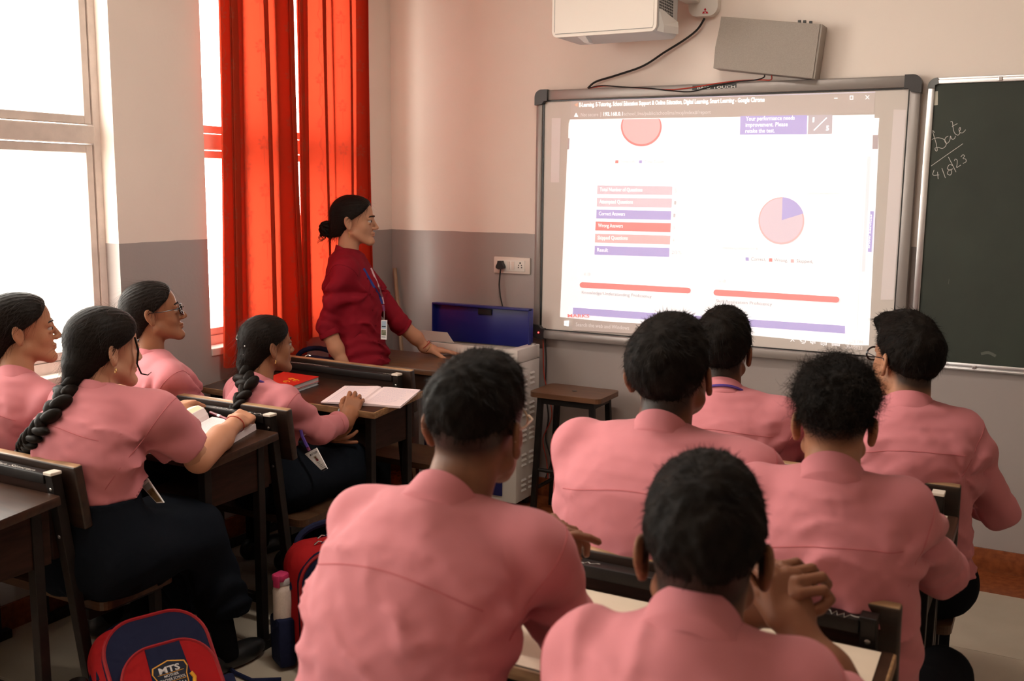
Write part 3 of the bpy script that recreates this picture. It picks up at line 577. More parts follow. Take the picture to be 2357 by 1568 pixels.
mat('seat_wood', (0.085, 0.042, 0.020, 1), 0.45, 0.3, scale=6, col2=(0.045, 0.021, 0.011, 1), stretch=(1, 9, 9))
D_L0 = dual_desk(0.055, 0.985, -1.113, 'dark wooden school desk in the front left row holding the open ruled notebook', -0.030, depth=0.345, edge='worn_wood', br_x1=0.890, scribbles=(('~', 0.20, 0.42, 0.012), ('~', 0.72, 0.77, 0.012)))
D_L1 = dual_desk(0.03, 0.950, -1.985, 'dark wooden school desk holding the thick open textbook, second from the front on the left', scribbles=(('~', 0.22, 0.44, 0.013), ('2023', 0.60, 0.70, 0.015), ('WMK', 0.74, 0.79, 0.013), ('~', 0.80, 0.87, 0.013)))
D_L2 = dual_desk(0.01, 0.928, -2.825, 'dark wooden school desk cut off by the left edge, nearest the camera on the left', scribbles=(('Milan Simran', 0.60, 0.80, 0.015),))
D_R0 = dual_desk(2.11, 3.062, -1.795, 'wooden school desk with pale top behind the two front boys, right column', cream=True, scribbles=(('~', 0.4, 0.6, 0.014),))
D_R1 = dual_desk(2.08, 3.032, -2.700, 'wooden school desk with a cream top that the nearest boys lean on', cream=True, edge='worn_wood', scribbles=(('~', 0.3, 0.36, 0.014), ('~', 0.80, 0.90, 0.02)), caps=False)
D_R2 = dual_desk(2.06, 3.02, -3.615, 'school desk whose bench the two boys nearest the camera sit on', cream=True)

# ------------------------------------------------------------------ stool, podium cabinet and teacher's table by the front wall
mat('stool_wood', (0.135, 0.058, 0.025, 1), 0.4, 0.45, scale=5, col2=(0.085, 0.035, 0.016, 1), stretch=(1, 8, 8))
st = thing('stool', (1.23, -0.23, 0), 'wooden-topped stool with black metal legs beside the white cabinet', 'stool')
bm = bmesh.new(); bmesh.ops.create_cube(bm, size=1.0); bmesh.ops.scale(bm, vec=(0.375, 0.26, 0.024), verts=bm.verts)
bmesh.ops.bevel(bm, geom=[e for e in bm.edges if abs(e.verts[0].co.z-e.verts[1].co.z) > 0.01], offset=0.035, segments=4, affect='EDGES', profile=0.5)
bmesh.ops.translate(bm, vec=(0, 0, 0.617), verts=bm.verts); seat_o = MB().bm(bm).build('seat', 'stool_wood', st)
MB().lathe([(0.012, 0), (0.012, 0.0012)], (0, 0, 0.629), (0, 0, 1), 14).build('seat_hole', 'black_plastic', seat_o)
for sx in (-1, 1):
    for sy in (-1, 1): MB().bar((sx*0.135, sy*0.095, 0.604), (sx*0.165, sy*0.105, 0.0), 0.026, 0.026, (0, 1, 0), 0.002).build('leg', 'black_steel', st)
    MB().box((sx*0.137-0.011, -0.09, 0.572), (sx*0.137+0.011, 0.09, 0.604)).build('apron', 'black_steel', st)
    MB().tube([(sx*0.158, -0.102, 0.14), (sx*0.158, 0.102, 0.14)], 0.010, 10).build('stretcher', 'black_steel', st, smooth=True)
for sy in (-1, 1):
    MB().box((-0.135, sy*0.095-0.011, 0.572), (0.135, sy*0.095+0.011, 0.604)).build('apron', 'black_steel', st)
    MB().tube([(-0.152, sy*0.100, 0.24), (0.152, sy*0.100, 0.24)], 0.010, 10).build('stretcher', 'black_steel', st, smooth=True)

mat('cabinet_white', (0.62, 0.57, 0.53, 1), 0.4, 0.45); mat('royal_blue', (0.012, 0.016, 0.17, 1), 0.38, 0.5); mat('dark_blue', (0.012, 0.012, 0.10, 1), 0.5, 0.4)
KX0, KX1, KY0, KY1, KZ = 0.40, 0.975, -0.345, -0.105, 0.822
cab = thing('podium_cabinet', (0.69, -0.22, 0), 'white metal multimedia cabinet with raised blue lid below the wall socket', 'cabinet'); ko = (0.69, -0.22, 0)
def kpart(name, mb, m, par=None, smooth=False): return mb.build(name, m, par or cab, smooth, ko)
body = kpart('body', MB().box((KX0, KY0, 0.05), (KX1, KY1, 0.752), 0.004).box((KX0+0.01, KY0+0.006, 0.05), (KX1-0.01, KY1-0.01, 0.76)), 'cabinet_white', smooth=True)
kpart('top_box', MB().box((KX0, KY0, 0.757), (KX1, KY0+0.020, KZ), 0.003).box((KX0, KY1-0.020, 0.757), (KX1, KY1, KZ), 0.003).box((KX0, KY0+0.02, 0.757), (KX0+0.03, KY1-0.02, KZ), 0.003).box((KX1-0.055, KY0+0.02, 0.757), (KX1, KY1-0.02, KZ), 0.003), 'cabinet_white', smooth=True)
kpart('well_floor', MB().box((KX0+0.03, KY0+0.02, 0.757), (KX1-0.055, KY1-0.02, 0.775)), 'black_plastic')
kpart('front_door', MB().box((KX0+0.04, KY0-0.010, 0.08), (KX1-0.075, KY0-0.001, 0.735), 0.003), 'dark_blue', smooth=True)
for x in (KX0+0.05, KX1-0.05):
    for yv in (KY0+0.04, KY1-0.04): kpart('foot', MB().lathe([(0.02, 0), (0.02, 0.052)], (x, yv, 0.0), (0, 0, 1), 12), 'black_plastic')
for col_y in (KY0+0.055, KY0+0.135):
    for zc in (0.69, 0.54, 0.41, 0.285, 0.155):
        for k in range(3):
            z = zc-k*0.026
            kpart('vent_louvre', MB().prism([(KX1, col_y, z+0.006), (KX1+0.007, col_y, z-0.003), (KX1, col_y, z-0.006)], (0, 0.045, 0)), 'cabinet_white', body)
lid = kpart('lid', MB().box((KX0-0.035, KY1-0.030, KZ-0.02), (KX1-0.032, KY1-0.012, 1.002), 0.003), 'royal_blue', smooth=True)
for a, b in (((KX0-0.035, KY1-0.058, KZ-0.015), (KX0-0.028, KY1-0.03, 1.002)), ((KX1-0.039, KY1-0.058, KZ-0.02), (KX1-0.032, KY1-0.03, 1.002)), ((KX0-0.035, KY1-0.058, 0.993), (KX1-0.032, KY1-0.03, 1.002))): kpart('lid_rim', MB().box(a, b, 0.002), 'royal_blue', lid)
kpart('lid_latch', MB().box((0.635, KY1-0.040, 0.955), (0.715, KY1-0.030, 0.985), 0.003), 'black_plastic', lid)
p0 = V(0.36, -0.372, KZ); kpart('paper_tray', MB().prism([(0.33, -0.30, KZ), (0.585, -0.30, KZ), (0.545, -0.30, KZ+0.050), (0.33, -0.30, KZ+0.050)], (0, 0.003, 0)), 'cabinet_white')
kpart('hinge_pin', MB().lathe([(0.008, 0), (0.008, 0.02)], (KX1-0.03, KY1-0.03, KZ+0.002), (1, 0, 0), 10), 'screw')

tt = thing('teacher_table', (0.50, -0.58, 0), 'low brown wooden table the teacher rests her hand on', 'table')
MB().box((-0.30, -0.20, 0.745), (0.30, 0.20, 0.772), 0.004).build('table_top', 'stool_wood', tt, smooth=True)
for sx in (-1, 1):
    for sy in (-1, 1): MB().box((sx*0.26-0.02, sy*0.165-0.02, 0.0), (sx*0.26+0.02, sy*0.165+0.02, 0.745), 0.002).build('leg', 'black_steel', tt)
for sy in (-1, 1): MB().box((-0.25, sy*0.165-0.01, 0.67), (0.25, sy*0.165+0.01, 0.745)).build('apron', 'dark_wood', tt)

# ------------------------------------------------------------------ wall socket, plug and cord
mat('socket_white', (0.74, 0.66, 0.60, 1), 0.4, 0.4)
sk = thing('wall_socket', (0.7585, 0, 1.204), 'white switch and socket plate on the grey wall with one plug in', 'socket'); so = V(0.7585, 0, 1.204)
MB().box((-0.107, -0.012, -0.043), (0.107, 0.0, 0.043), 0.006).build('plate', 'socket_white', sk, smooth=True)
MB().box((-0.083, -0.0155, -0.030), (0.078, -0.010, 0.028), 0.002).build('module_frame', 'white_plastic', sk, smooth=True)
for x in (-0.016, 0.010): MB().box((x-0.008, -0.019, -0.021), (x+0.008, -0.014, 0.021), 0.002).build('switch', 'socket_white', sk, smooth=True)
for x, z, r in ((0.052, 0.015, 0.0045), (0.043, 0.003, 0.003), (0.060, 0.003, 0.003), (0.042, -0.008, 0.0035), (0.061, -0.008, 0.0035)): MB().lathe([(r, 0), (r, 0.001)], (x, -0.0158, z), (0, -1, 0), 10).build('socket_hole', 'black_plastic', sk)
pg = thing('power_plug', (0.703, -0.016, 1.203), 'black three-pin plug and cord in the wall socket', 'plug')
MB().prism([(-0.012, 0, 0.024), (0.010, 0, 0.024), (0.014, 0, 0.012), (0.023, 0, -0.004), (0.022, 0, -0.014), (0.008, 0, -0.020), (-0.008, 0, -0.020), (-0.022, 0, -0.014), (-0.023, 0, -0.004), (-0.014, 0, 0.012)], (0, -0.026, 0)).build('plug_body', 'black_plastic', pg)
MB().tube([(0, -0.013, -0.018), (-0.003, -0.014, -0.05), (-0.006, -0.016, -0.10), (0.002, -0.018, -0.16), (0.020, -0.02, -0.22), (0.03, -0.025, -0.30), (0.03, -0.03, -0.36)], 0.0038, 8).build('cord', 'black_plastic', pg, smooth=True)

# ------------------------------------------------------------------ stick in the corner
mat('cane', (0.40, 0.27, 0.18, 1), 0.5, 0.3, scale=20, col2=(0.30, 0.19, 0.12, 1))
MB().tube([(0, 0, 0), (-0.10, 0.05, 0.5), (-0.212, 0.122, 1.158)], [0.011, 0.011, 0.0115], 10).build('cane_stick', 'cane', None, smooth=True)
stk = bpy.data.objects['cane_stick']; stk.location = (0.245, -0.145, 0); tag(stk, 'pale wooden cane leaning in the room corner behind the teacher', 'stick')

# ------------------------------------------------------------------ projector on its wall arm, speaker and cables
mat('projector_white', (0.80, 0.74, 0.68, 1), 0.38, 0.4); mat('projector_side', (0.55, 0.55, 0.55, 1), 0.4, 0.4); mat('bright_white', (0.86, 0.85, 0.83, 1), 0.35, 0.4)
pj = thing('projector', (1.43, -0.33, 2.27), 'white short-throw projector on its wall arm above the whiteboard', 'projector'); po = (1.43, -0.33, 2.27)
def rrect(x0, x1, z0, z1, r, n=6):
    P = []
    for cx, cz, a0 in ((x1-r, z1-r, 0), (x0+r, z1-r, 90), (x0+r, z0+r, 180), (x1-r, z0+r, 270)):
        for k in range(n+1): a = math.radians(a0+90*k/n); P.append((cx+r*math.cos(a), cz+r*math.sin(a)))
    return P
def ppart(name, mb, m, par=None, smooth=False): return mb.build(name, m, par or pj, smooth, po)
R1 = rrect(1.187, 1.677, 2.262, 2.66, 0.028)
ppart('casing', MB().prism([(x, -0.440, z) for x, z in R1], (0, 0.245, 0)), 'projector_side')
ppart('front_cover', MB().prism([(x, -0.452, z) for x, z in R1], (0, 0.014, 0)), 'projector_white')
fr = MB(); R2 = rrect(1.200, 1.663, 2.276, 2.645, 0.016); fr.prism([(x, -0.454, z) for x, z in R2], (0, 0.004, 0)); ppart('cover_panel', fr, 'projector_white')
for a, b in (((1.1995, -0.4548, 2.285), (1.2015, -0.452, 2.64)), ((1.205, -0.4548, 2.2755), (1.66, -0.452, 2.2775))): ppart('panel_groove', MB().box(a, b), 'grey_plastic')
for i in range(8):
    for j in range(12): ppart('vent_slot', MB().box((1.676, -0.425+0.022*i, 2.345+0.012*j), (1.6785, -0.425+0.022*i+0.014, 2.345+0.012*j+0.008)), 'black_plastic')
ppart('lens_hood', MB().prism([(1.672, -0.43, 2.265), (1.690, -0.40, 2.262), (1.700, -0.24, 2.275), (1.690, -0.22, 2.30), (1.676, -0.43, 2.335)], (0, 0.0, 0.03)), 'bright_white')
ppart('release_catch', MB().prism([(1.305, -0.44, 2.262), (1.345, -0.44, 2.262), (1.345, -0.40, 2.240), (1.322, -0.40, 2.240)], (0, 0.05, 0)), 'bright_white')
arm = ppart('wall_bracket', MB().prism([(x, -0.045, z) for x, z in rrect(1.676, 1.812, 2.377, 2.64, 0.04)], (0, 0.044, 0)), 'white_plastic')
ppart('mount_arm', MB().box((1.66, -0.30, 2.435), (1.73, -0.04, 2.50), 0.008), 'white_plastic', smooth=True)
mat('logo_red', (0.55, 0.01, 0.03, 1), 0.5, 0.3)
quad('warning_emblem', [(1623, 17.5), (1630.5, 31), (1616, 31)], 'logo_red', arm, -0.0462, off=po)
for u, v in ((1620.5, 25), (1625.5, 25), (1623, 29)):
    q = [(u+1.7*math.cos(a*math.pi/4), v+1.7*math.sin(a*math.pi/4)) for a in range(8)]; quad('emblem_mark', q, 'print_white', arm, -0.0466, off=po)
mat('speaker_grey', (0.40, 0.36, 0.32, 1), 0.7, 0.2, var=0.06, scale=300, bump=0.5, bscale=700); mat('speaker_side', (0.36, 0.32, 0.28, 1), 0.5, 0.3)
sp_ = thing('wall_speaker', (2.06, -0.05, 2.2), 'grey flat loudspeaker hanging tilted above the whiteboard', 'speaker'); spo = (2.06, -0.05, 2.2)
P = [onY(u, v, -0.10) for u, v in ((1660, 38), (1893, 56), (1875, 181), (1642, 157))]
dn = V(0, 0.098, 0)
MB().prism(P, dn).build('cabinet', 'speaker_side', sp_, off=spo)
Q = [onY(u, v, -0.105) for u, v in ((1661, 39), (1887, 56), (1880, 110), (1870, 180), (1642, 156), (1646, 110))]
MB().prism(Q, (0, 0.006, 0)).build('grille', 'speaker_grey', sp_, off=spo)
S4 = [onY(u, v, -0.04) for u, v in ((1840, 52), (1852, 52.5), (1866, 54))]
for q in S4: MB().box(q-V(0.006, 0.006, 0.004), q+V(0.006, 0.006, 0.010), 0.001).build('terminal', 'black_plastic', sp_, off=spo)
mat('red_wire', (0.45, 0.05, 0.03, 1), 0.45, 0.4)
def wire(name, px, Y, r, m, label):
    pts = sm(px, 6); P = [onY(u, v, Y if not callable(Y) else Y(u)) for u, v in pts]; c = P[0]
    o = MB().tube([p-c for p in P], r, 8).build(name, m, None, smooth=True); o.location = c; return tag(o, label, 'cable')
wire('projector_cable', [(1353, 203), (1372, 188), (1420, 173), (1480, 152), (1530, 120), (1575, 92), (1605, 68), (1622, 42)], -0.030, 0.0052, 'black_plastic', 'thick black cable curving from the projector bracket to the board top')
wire('speaker_wire', [(1354, 203), (1385, 197), (1430, 200), (1490, 203), (1545, 209), (1590, 211), (1630, 201), (1690, 189), (1740, 184), (1758, 178), (1760, 172)], -0.052, 0.0030, 'black_plastic', 'thin black wire trailing along the top of the whiteboard to the speaker')
wire('speaker_wire', [(1356, 203), (1390, 198), (1430, 200), (1480, 203), (1540, 206.5), (1590, 202), (1650, 192), (1700, 186), (1750, 184), (1774, 184), (1776, 173)], -0.050, 0.0028, 'red_wire', 'thin red wire trailing along the top of the whiteboard to the speaker')
wire('wall_cable', [(1255, 775), (1257, 830), (1256, 900), (1262, 960), (1256, 1010), (1268, 1060), (1256, 1100)], -0.02, 0.0035, 'black_plastic', 'dark loose cable hanging below the whiteboard behind the stool')
wire('wall_cable', [(1250, 775), (1252, 860), (1262, 905), (1270, 960), (1250, 1010), (1258, 1060), (1262, 1110)], -0.03, 0.0030, 'red_wire', 'reddish loose cable hanging behind the stool legs')
# ------------------------------------------------------------------ signed-distance modelling for people and soft things
def smin(a, b, k):
    h = np.clip(0.5+0.5*(b-a)/k, 0, 1); return b*(1-h)+a*h-k*h*(1-h)
def smax(a, b, k): return -smin(-a, -b, k)
def d_cone(P, a, b, r1, r2):
    a = np.asarray(a, float); b = np.asarray(b, float); ba = b-a; t = np.clip(((P-a)@ba)/max(1e-9, ba@ba), 0, 1)
    return np.sqrt(((P-a-t[:, None]*ba)**2).sum(1))-(r1+(r2-r1)*t)
def d_ell(P, c, r, R=None):
    q = P-np.asarray(c, float)
    if R is not None: q = q@R
    r = np.asarray(r, float); k0 = np.sqrt(((q/r)**2).sum(1)); k1 = np.sqrt(((q/r**2)**2).sum(1)); return k0*(k0-1)/np.maximum(k1, 1e-9)
def d_box(P, c, h, r, R=None):
    q = P-np.asarray(c, float)
    if R is not None: q = q@R
    q = np.abs(q)-(np.asarray(h, float)-r); return np.sqrt((np.maximum(q, 0)**2).sum(1))+np.minimum(q.max(1), 0)-r
def d_chain(P, pts, rad, k):
    d = None
    for i in range(len(pts)-1):
        e = d_cone(P, pts[i], pts[i+1], rad[i], rad[i+1]); d = e if d is None else smin(d, e, k)
    return d
def noise3(P, s, seed=0.0):
    x, y, z = P[:, 0]*s+seed, P[:, 1]*s+1.7*seed, P[:, 2]*s-0.6*seed
    return (np.sin(1.0*x+1.9*np.sin(0.8*y+0.3*z))*np.sin(1.1*y+1.7*np.sin(0.7*z+0.5*x))+0.5*np.sin(2.3*z+1.3*np.sin(1.9*x+1.1*y))*np.sin(2.1*x-1.4*y))/1.5
def rotm(yaw=0, pitch=0, roll=0):
    """columns right / forward / up for a heading clockwise from +Y, nose-up pitch and tilt to the right (degrees)"""
    y, p, r = map(math.radians, (yaw, pitch, roll))
    f = V(math.sin(y)*math.cos(p), math.cos(y)*math.cos(p), math.sin(p)); rt = V(math.cos(y), -math.sin(y), 0); up = np.cross(rt, f)
    r2 = math.cos(r)*rt-math.sin(r)*up; u2 = math.sin(r)*rt+math.cos(r)*up
    return np.stack([r2, f, u2], 1)
def surfnet(fn, lo, hi, h, keep=None):
    """surface-nets mesh of fn < 0 inside the box lo..hi"""
    lo = np.asarray(lo, float); K = 4; nb = np.ceil((np.asarray(hi, float)-lo)/(h*K)).astype(int); n = nb*K+1
    ax = [lo[i]+h*np.arange(n[i]) for i in range(3)]; cc = [lo[i]+h*K*(np.arange(nb[i])+0.5) for i in range(3)]
    Cv = fn(np.stack(np.meshgrid(*cc, indexing='ij'), -1).reshape(-1, 3)).reshape(nb)          # coarse pass: only blocks near the surface are sampled finely
    near = np.abs(Cv) < h*K*0.5*1.74*1.25+0.008
    big = np.where(near, 0.0, Cv)
    F = np.pad(np.repeat(np.repeat(np.repeat(big, K, 0), K, 1), K, 2), ((0, 1), (0, 1), (0, 1)), mode='edge')
    nm = np.repeat(np.repeat(np.repeat(near, K, 0), K, 1), K, 2); M = np.zeros(n, bool)
    for i in (0, 1):
        for j in (0, 1):
            for k in (0, 1): M[i:n[0]-1+i, j:n[1]-1+j, k:n[2]-1+k] |= nm
    I = np.argwhere(M); F[M] = fn(np.stack([ax[0][I[:, 0]], ax[1][I[:, 1]], ax[2][I[:, 2]]], 1)) if len(I) else 0
    F[0], F[-1], F[:, 0], F[:, -1], F[:, :, 0], F[:, :, -1] = 1, 1, 1, 1, 1, 1
    c = [F[i:n[0]-1+i, j:n[1]-1+j, k:n[2]-1+k] for i in (0, 1) for j in (0, 1) for k in (0, 1)]
    cnt = sum((q < 0).astype(np.int8) for q in c); act = (cnt > 0) & (cnt < 8)
    idx = -np.ones(act.shape, int); m = int(act.sum()); idx[act] = np.arange(m)
    cv = [q[act] for q in c]; off = [V(i, j, k) for i in (0, 1) for j in (0, 1) for k in (0, 1)]
    acc = np.zeros((m, 3)); wt = np.zeros(m)
    for a in range(8):
        for b in range(a+1, 8):
            if np.abs(off[a]-off[b]).sum() != 1: continue
            A, B = cv[a], cv[b]; x = (A < 0) != (B < 0); t = np.where(x, A/np.where(x, A-B, 1), 0)
            acc += np.where(x[:, None], off[a]+t[:, None]*(off[b]-off[a]), 0); wt += x
    verts = lo+h*(np.argwhere(act)+acc/wt[:, None])
    S = F < 0; faces = []
    for axis in range(3):
        o1, o2 = [(1, 2), (2, 0), (0, 1)][axis]
        sl = [slice(0, n[i]-1) if i == axis else slice(1, n[i]-1) for i in range(3)]
        sl2 = [slice(1, n[i]) if i == axis else slice(1, n[i]-1) for i in range(3)]
        A = S[tuple(sl)]; B = S[tuple(sl2)]; X = np.argwhere(A != B)
        if not len(X): continue
        base = X.copy()
        for i in range(3):
            if i != axis: base[:, i] += 1
        def ci(d1, d2):
            q = base.copy(); q[:, o1] -= d1; q[:, o2] -= d2; return idx[q[:, 0], q[:, 1], q[:, 2]]
        q = np.stack([ci(1, 1), ci(0, 1), ci(0, 0), ci(1, 0)], 1)
        flip = ~A[tuple(X.T)]; q[flip] = q[flip][:, ::-1]; faces.append(q)
    return verts, np.concatenate(faces) if faces else np.zeros((0, 4), int)
class Soup:
    """gathers quads (and colours) from several shapes into one mesh"""
    def __init__(s): s.v = []; s.f = []; s.c = []; s.n = 0
    def add(s, v, f, col=None):
        if not len(v): return
        f = np.asarray(f)
        if f.shape[1] == 3: f = np.concatenate([f, f[:, 2:3]], 1)
        s.v.append(np.asarray(v)); s.f.append(f+s.n); s.c.append(np.ones((len(v), 3))*0.5 if col is None else (np.broadcast_to(col, (len(v), 3)))); s.n += len(v)
    def build(s, name, m, parent, off, attr=False, smooth=True):
        v = np.concatenate(s.v)-np.asarray(off); f = np.concatenate(s.f); tri = f[:, 2] == f[:, 3]
        me = bpy.data.meshes.new(name); nl = np.where(tri, 3, 4); tot = int(nl.sum())
        me.vertices.add(len(v)); me.vertices.foreach_set('co', v.astype(np.float32).ravel())
        me.loops.add(tot); me.polygons.add(len(f)); st_ = np.concatenate([[0], np.cumsum(nl)[:-1]])
        li = np.where(np.repeat(tri, 4).reshape(-1, 4) & (np.arange(4) == 3), -1, f).ravel(); li = li[li >= 0]
        me.loops.foreach_set('vertex_index', li.astype(np.int32)); me.polygons.foreach_set('loop_start', st_.astype(np.int32))
        me.polygons.foreach_set('use_smooth', np.full(len(f), smooth)); me.update(calc_edges=True); me.validate()
        if attr:
            a = me.color_attributes.new('Col', 'FLOAT_COLOR', 'POINT'); c = np.concatenate([np.concatenate(s.c), np.ones((len(v), 1))], 1); a.data.foreach_set('color', c.astype(np.float32).ravel())
        me.materials.append(MATS[m] if isinstance(m, str) else m)
        return link(bpy.data.objects.new(name, me), parent)
def bez(p, n):
    p = [np.asarray(q, float) for q in p]; out = []
    for t in np.linspace(0, 1, n):
        if len(p) == 3: out.append((1-t)**2*p[0]+2*t*(1-t)*p[1]+t*t*p[2])
        else: out.append((1-t)**3*p[0]+3*t*(1-t)**2*p[1]+3*t*t*(1-t)*p[2]+t**3*p[3])
    return np.array(out)
class Loft:
    """soft tube with elliptical cross-sections along a bent spine"""
    def __init__(s, C, X, A, B):
        s.C, s.A, s.B = np.asarray(C), np.asarray(A), np.asarray(B); T = np.gradient(s.C, axis=0); T /= np.linalg.norm(T, axis=1)[:, None]
        X = np.asarray(X); X = X-(X*T).sum(1)[:, None]*T; s.X = X/np.linalg.norm(X, axis=1)[:, None]; s.T = T; s.Y = np.cross(T, s.X)
    def __call__(s, P, off=0.0):
        n = len(s.C); best = np.full(len(P), 1e9); u = np.zeros(len(P))
        for i in range(n-1):
            a = s.C[i]; ba = s.C[i+1]-a; t = np.clip(((P-a)@ba)/(ba@ba), 0, 1); d = ((P-a-t[:, None]*ba)**2).sum(1); m = d < best
            best = np.where(m, d, best); u = np.where(m, i+t, u)
        i = np.minimum(u.astype(int), n-2); t = (u-i)[:, None]
        mix = lambda Q: Q[i]*(1-t)+Q[i+1]*t
        c, x, y, ax = mix(s.C), mix(s.X), mix(s.Y), mix(s.T); a = mix(s.A[:, None])[:, 0]+off; b = mix(s.B[:, None])[:, 0]+off
        q = P-c; qx = (q*x).sum(1); qy = (q*y).sum(1); qz = (q*ax).sum(1)
        k0 = np.sqrt((qx/a)**2+(qy/b)**2+1e-12); k1 = np.sqrt((qx/a**2)**2+(qy/b**2)**2+1e-12); dr = k0*(k0-1)/k1
        s.u = u/(n-1); s.qx, s.qy = qx, qy
        end = (u <= 1e-6) | (u >= n-1-1e-6); return np.where(end, np.sqrt(np.maximum(dr, 0)**2+qz**2)+np.minimum(dr, 0)*0, dr)

# ------------------------------------------------------------------ skin, hair and cloth
mat('skin', (0.5, 0.3, 0.2, 1), 0.50, 0.22, attr='Col', bump=0.08, bscale=220)
mat('hair_black', (0.0065, 0.0045, 0.0035, 1), 0.52, 0.10, scale=30, col2=(0.012, 0.008, 0.006, 1), stretch=(1, 1, 6))
mat('hair_soft', (0.0055, 0.0042, 0.0036, 1), 0.62, 0.05, scale=30, col2=(0.010, 0.0072, 0.0055, 1))
def cloth(name, col, var=0.03, bump=0.30, sheen=0.06, wr=16.0, spec=0.15):
    m = mat(name, col, 0.82, spec, var=var, scale=5, sheen=sheen); nt = m.node_tree; N = nt.nodes; L = nt.links; b = N['Principled BSDF']
    tc = N.new('ShaderNodeTexCoord')
    n1 = N.new('ShaderNodeTexNoise'); n1.inputs['Scale'].default_value = wr; n1.inputs['Detail'].default_value = 1; n1.inputs['Distortion'].default_value = 0.4; L.new(tc.outputs['Object'], n1.inputs['Vector'])
    n2 = N.new('ShaderNodeTexNoise'); n2.inputs['Scale'].default_value = 650; n2.inputs['Detail'].default_value = 2; L.new(tc.outputs['Object'], n2.inputs['Vector'])
    b1 = N.new('ShaderNodeBump'); b1.inputs['Strength'].default_value = bump; b1.inputs['Distance'].default_value = 0.010; L.new(n1.outputs['Fac'], b1.inputs['Height'])
    b2 = N.new('ShaderNodeBump'); b2.inputs['Strength'].default_value = 0.12; b2.inputs['Distance'].default_value = 0.001; L.new(n2.outputs['Fac'], b2.inputs['Height']); L.new(b1.outputs[0], b2.inputs['Normal']); L.new(b2.outputs[0], b.inputs['Normal'])
    return m
cloth('pink_shirt', (0.49, 0.170, 0.188, 1)); mat('pink_seam', (0.42, 0.12, 0.13, 1), 0.85, 0.1)
cloth('maroon_shirt', (0.215, 0.006, 0.016, 1), sheen=0.0); cloth('navy_cloth', (0.007, 0.009, 0.013, 1), bump=0.3, sheen=0.0, spec=0.04); cloth('black_cloth', (0.005, 0.005, 0.006, 1), bump=0.3, sheen=0.0, spec=0.04)
mat('eye_white', (0.42, 0.37, 0.34, 1), 0.3, 0.3); mat('eye_iris', (0.012, 0.007, 0.005, 1), 0.15, 0.6)
mat('purple_ribbon', (0.07, 0.035, 0.22, 1), 0.6, 0.3); mat('blue_ribbon', (0.03, 0.06, 0.30, 1), 0.55, 0.3); mat('card_white', (0.74, 0.73, 0.74, 1), 0.35, 0.4); mat('card_holder', (0.82, 0.80, 0.80, 1), 0.3, 0.4)
mat('gold', (0.75, 0.50, 0.18, 1), 0.25, 0.5, metal=1.0); mat('silver', (0.72, 0.70, 0.68, 1), 0.25, 0.5, metal=1.0); mat('red_thread', (0.42, 0.03, 0.02, 1), 0.8, 0.2); mat('shoe_black', (0.008, 0.008, 0.008, 1), 0.4, 0.5)
mat('lens_rim_dark', (0.01, 0.01, 0.012, 1), 0.25, 0.5); mat('lens_rim_gold', (0.55, 0.38, 0.25, 1), 0.3, 0.5, metal=0.7)
SKINS = {'fair': (0.46, 0.235, 0.145), 'mid': (0.36, 0.170, 0.095), 'tan': (0.27, 0.118, 0.062), 'brown': (0.185, 0.078, 0.042)}

